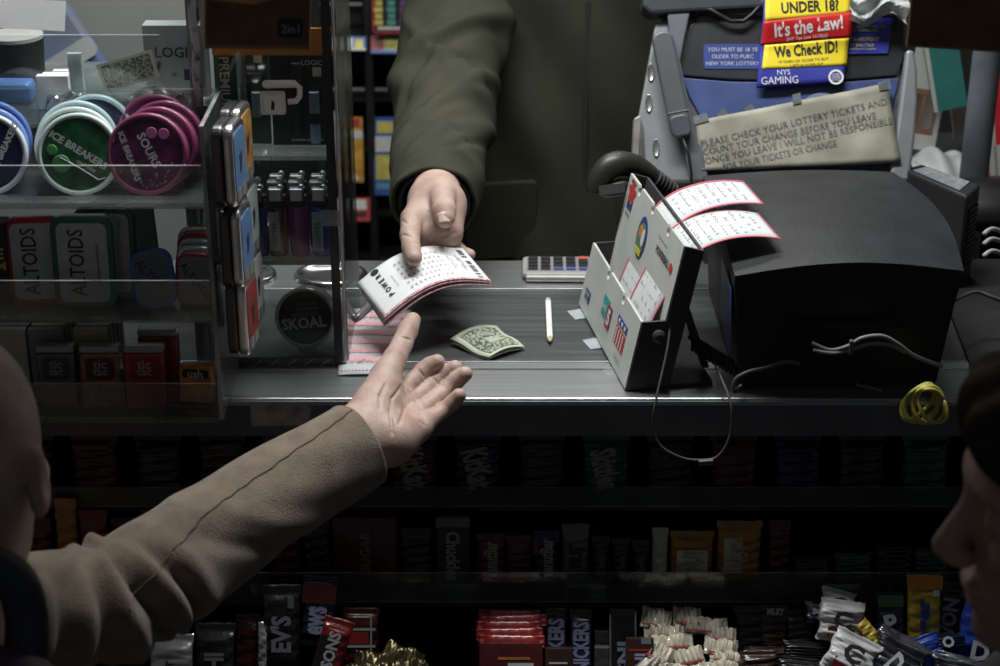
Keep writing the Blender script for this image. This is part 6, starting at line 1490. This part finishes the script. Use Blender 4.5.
cream = [(657, 617, 30, 22, -.038, 84), (688, 615, 28, 20, -.035, 84), (705, 624, 46, 18, -.045, 80), (665, 630, 40, 15, -.052, 92), (722, 633, 30, 16, -.055, 82), (668, 641, 52, 16, -.066, 88), (722, 646, 34, 18, -.072, 86), (661, 652, 30, 20, -.082, 60), (690, 655, 30, 18, -.085, 96), (728, 656, 34, 12, -.085, 88), (720, 666, 40, 14, -.10, 90), (655, 668, 28, 28, -.10, 40), (690, 672, 40, 18, -.11, 90)]
for i, (a, b, L_, h_, y_, r_) in enumerate(cream):
    bar(a, b, h_, L_, y_, w_crm, 'cream wrapped bar in the cream heap, %s' % ['rear left one with a greenish fold', 'rear right one', 'long one second from the back', 'thin one second row left', 'second row right', 'long one in the third row left', 'one in the third row right', 'tilted, fourth row left', 'middle one of the fourth row', 'right one of the fourth row', 'right one of the front row', 'steep one at the front left', 'middle one of the front row'][i], None, lean=52, roll=r_+((-4, 3, 5)[i % 3]), crush=.0022, rough=.0016, Tk=.012, group='cream wrapped bars heaped in the middle', extra=[(-.44, -.42, -.36, .42, i_rd)])
for i, (a, b, w_, h_, y_, tx, r_) in enumerate(((752, 636, 32, 58, -.04, None, 2), (775, 630, 28, 48, -.038, 'MILKY', -2), (800, 632, 26, 44, -.042, None, 3), (772, 658, 52, 20, -.07, None, 0), (808, 652, 48, 18, -.075, None, -4), (760, 672, 36, 40, -.10, 'DARK', 1), (800, 674, 44, 30, -.105, None, -6), (826, 634, 18, 36, -.045, None, 4))):
    bar(a, b, w_, h_, y_, w_brn if i % 2 else w_blk, ['black bar standing at the rear just right of the cream heap', 'brown bar with small letters second right of the cream heap', 'black bar third right of the cream heap', 'brown bar lying crosswise before the upright dark bars', 'black bar lying crosswise, right one of two', 'brown bar with dim letters at the front right of the cream heap', 'black bar at the front below the white wrappers', 'narrow brown bar beside the white wrappers'][i], tx, i_w if i == 1 else mat('candy_dim', (.15, .15, .17)), rot=0 if i == 1 else 90, tlen=.6, th=.14 if i == 1 else .4, tcy=.38 if i == 1 else -.1, roll=r_, group='dark bars right of the cream heap', rough=.001)
bar(820, 612, 26, 22, -.04, w_dsv, 'crumpled dark foil piece left of the white wrappers', 'Baby', i_w, rot=0, tlen=.6, crush=.003, lean=35, group='foil wrappers at the right', extra=[(-.1, -.4, .25, -.1, w_grn)])
def cee(px, py, w_, h_, Y, label, roll, lean=30):
    t = bar(px, py, w_, h_, Y, w_wht, label, 'C', i_dk, rot=0, tlen=.42, th=.42, tcy=.05, crush=.003, lean=lean, roll=roll, group='white wrappers with a big dark letter', extra=[(-.30, -.42, .30, -.14, w_drd)]); return t
cee(838, 606, 34, 34, -.045, 'white wrapper with a big letter at the back of the white group', -15, 40); cee(842, 622, 44, 42, -.065, 'white wrapper with a dark red patch in the middle of the white group', -8, 30); cee(852, 656, 48, 46, -.10, 'white wrapper with sharp creases at the front of the white group', -28, 40)
bar(873, 636, 14, 46, -.075, w_yel, 'yellow wrapper strip wedged between white and blue wrappers', None, roll=38, Tk=.006, lean=40)
bar(891, 622, 28, 58, -.05, w_nav, 'navy bar with a green foil top and pale swirl left of the yellow bar', 'P', i_w, rot=15, tlen=.45, tcy=-.02, extra=[(-.45, .26, .45, .46, w_grn)])
bar(925, 618, 34, 84, -.048, w_yel, 'yellow bar with a tall blue word and an orange top', 'inger', i_bl, tlen=.62, th=.50, tcy=-.06, extra=[(-.5, .34, .5, .5, w_org), (.22, .26, .40, .36, i_w)], lean=20)
bar(948, 622, 26, 78, -.040, w_blk, 'black bar with large grey outlined letters right of the yellow bar', 'WON', mat('candy_steel', (.24, .24, .28)), tlen=.62, th=.62, lean=22, roll=-8)
bar(898, 656, 56, 46, -.095, w_dsv, 'crumpled dark foil wrapper with a pale letter in front of the yellow bar', 'D', i_w, rot=-20, tlen=.22, th=.5, tcy=-.2, crush=.006, rough=.002, lean=40, roll=-30, group='foil wrappers at the right')
bar(932, 656, 30, 44, -.088, w_blu, 'bright blue wrapper beside the crumpled dark foil', None, crush=.003, lean=40, roll=20)
bar(985, 625, 46, 76, -.065, w_blu, 'bright blue wrapper standing at the right by the face', 'D', i_w, rot=0, tlen=.4, tcy=-.35, lean=25, roll=-12, crush=.002)
bar(962, 672, 60, 36, -.11, w_dsv, 'crumpled silver foil wrapper at the lower right corner', None, crush=.007, rough=.002, lean=45, roll=-15, group='foil wrappers at the right')
bar(948, 642, 40, 16, -.075, w_nav, 'navy wrapper with a white letter lying before the black lettered bar', 'O', i_w, rot=0, tlen=.3, lean=40, roll=6)
# ---- middle tier behind the clear lip
G2 = 'packs behind the clear lip of the middle tier'
def mid(px0, px1, pyt, m, label, txt=None, tm_=None, rot=90, box=True, Y=.03, **k):
    pyb = 333+FPX*math.tan(math.atan2(CAM.z-S2z, Y-CAM.y)-PITCH)
    return bar((px0+px1)/2, (pyt+pyb)/2, px1-px0, (pyb-pyt)*1.07, Y, m, label, txt, tm_, rot, group=G2, box=box, lean=k.pop('lean', 4), **k)
dk_t = mat('candy_tan', (.40, .36, .30), .5)
mid(333, 397, 517, w_drd, 'dark red box with two dim words behind the lip at the left', 'SUGAR', mat('candy_rose', (.26, .16, .15), .5), tlen=.62, th=.16, Tk=.02, cat='candy box', name='candy_box')
mid(436, 470, 515, w_blk, 'dark box with a tall pale word reading downwards', 'Chuckles', dk_t, rot=-90, tlen=.72, th=.42, tcy=-.08, cat='candy box', name='candy_box', extra=[(-.5, .34, .5, .48, w_gry)])
mid(476, 505, 536, w_drd, 'dull red bar with a pale word, left one of the pair', 'PeanutBar', dk_t, tlen=.85, th=.5, box=False)
mid(506, 533, 538, w_drd, 'dull red bar between the two pale worded bars', None, box=False)
mid(533, 560, 533, w_nav, 'navy and red bar with a pale word, right one of the pair', 'PeanutBar', dk_t, tlen=.85, th=.5, box=False, extra=[(-.5, .1, -.3, .4, w_red)])
mid(562, 589, 526, w_gry, 'grey wrapped bar with an open top fold behind the lip', 'NUT', i_dk, tlen=.4, th=.5, box=False)
for i, px in enumerate((592, 612, 632)): mid(px, px+18, 538+2*i, w_blk, ['first of three slim black bars behind the lip', 'second of three slim black bars behind the lip', 'third of three slim black bars behind the lip'][i], 'Dark', mat('candy_dim', (.15, .15, .17)), tlen=.4, th=.4, box=False)
mid(652, 668, 530, w_crm, 'slim dull cream bar left of the two rounded bags', None, box=False, lean=6)
mid(670, 714, 534, w_org, 'rounded orange and cream bag, left one of two', 'NUT', dk_t, tlen=.4, th=.4, box=False, Tk=.02, extra=[(-.35, -.35, .35, .2, w_crm)], name='candy_bag', cat='candy bag', rough=.0014)
mid(717, 762, 524, w_org, 'rounded orange and cream bag, right one of two', 'NUT', dk_t, tlen=.4, th=.4, box=False, Tk=.02, extra=[(-.35, -.3, .05, .28, w_crm)], name='candy_bag', cat='candy bag', rough=.0014)
for i, (a, b, t_) in enumerate(((768, 790, 522), (795, 830, 560), (835, 872, 556), (876, 912, 550), (915, 950, 552))): mid(a, b, t_, (w_drd, w_blk, w_grn, w_blk, w_grn)[i], ['thin dark red bar right of the rounded bags', 'low black pack right of the dark red bar', 'low dull green pack, nearer the bags than its twin', 'low black pack between the two green ones', 'low dull green pack below the yellow cord'][i], None, box=False, rough=.0016)
for i, (a, b, t_, m) in enumerate(((-6, 22, 510, w_yel), (26, 52, 520, w_drd), (56, 78, 500, w_org), (80, 108, 512, w_red), (112, 138, 520, w_blk), (142, 170, 512, w_drd), (176, 204, 516, w_blk), (208, 236, 512, w_nav), (240, 268, 516, w_blk), (272, 300, 514, w_drd), (303, 330, 520, w_blk), (400, 432, 530, w_blk))):
    mid(a, b, t_, m, ['yellow pack at the far left behind the lip', 'dark red pack second from the left behind the lip', 'orange pack third from the left behind the lip', 'red pack fourth from the left above the sleeve', 'black pack right of the red one above the sleeve', 'dark red pack behind the elbow', 'black pack behind the forearm', 'navy pack behind the forearm', 'black pack right of the navy one behind the forearm', 'dark red pack left of the dark red box', 'black pack touching the dark red box', 'black pack between the dark red box and the tall worded box'][i], None, box=False, rough=.0014)
# ---- upper tier in the shade of the counter
G1 = 'packs in the shaded top tier'
names = ['', 'FRUTTI', 'KitKat', 'Twix', 'Skittles', 'NERDS', 'BAR', 'BLOW', 'GUM', 'MINTS', 'CHEW', 'ROLLS']
for i in range(15):
    px = 30+64*i; m = (w_blk, w_drd, w_nav, w_brn, w_grn)[i % 5]
    if i < 5: tx = None
    else: tx = {6: 'KitKat', 7: 'KitKat', 9: 'Skittles'}.get(i)
    c = PY(px, 468, .085)
    bar(px, 468, 46, 66, .085, m, '%s pack in the shaded top tier, %s' % (['black', 'dark red', 'navy', 'brown', 'dark green'][i % 5], ['at the far left', 'second from the left', 'third from the left', 'fourth from the left', 'left of the cuff', 'under the cuff', 'under the open palm', 'right of the open palm', 'below the banknote', 'below the pencil', 'below the slip holder', 'inside the hanging cable loop', 'below the printer', 'below the bunched cables', 'below the yellow cord'][i]), tx, dk_t, rot=-78, tlen=.9, th=.4, lean=10, group=G1, Tk=.016, rough=.0014)
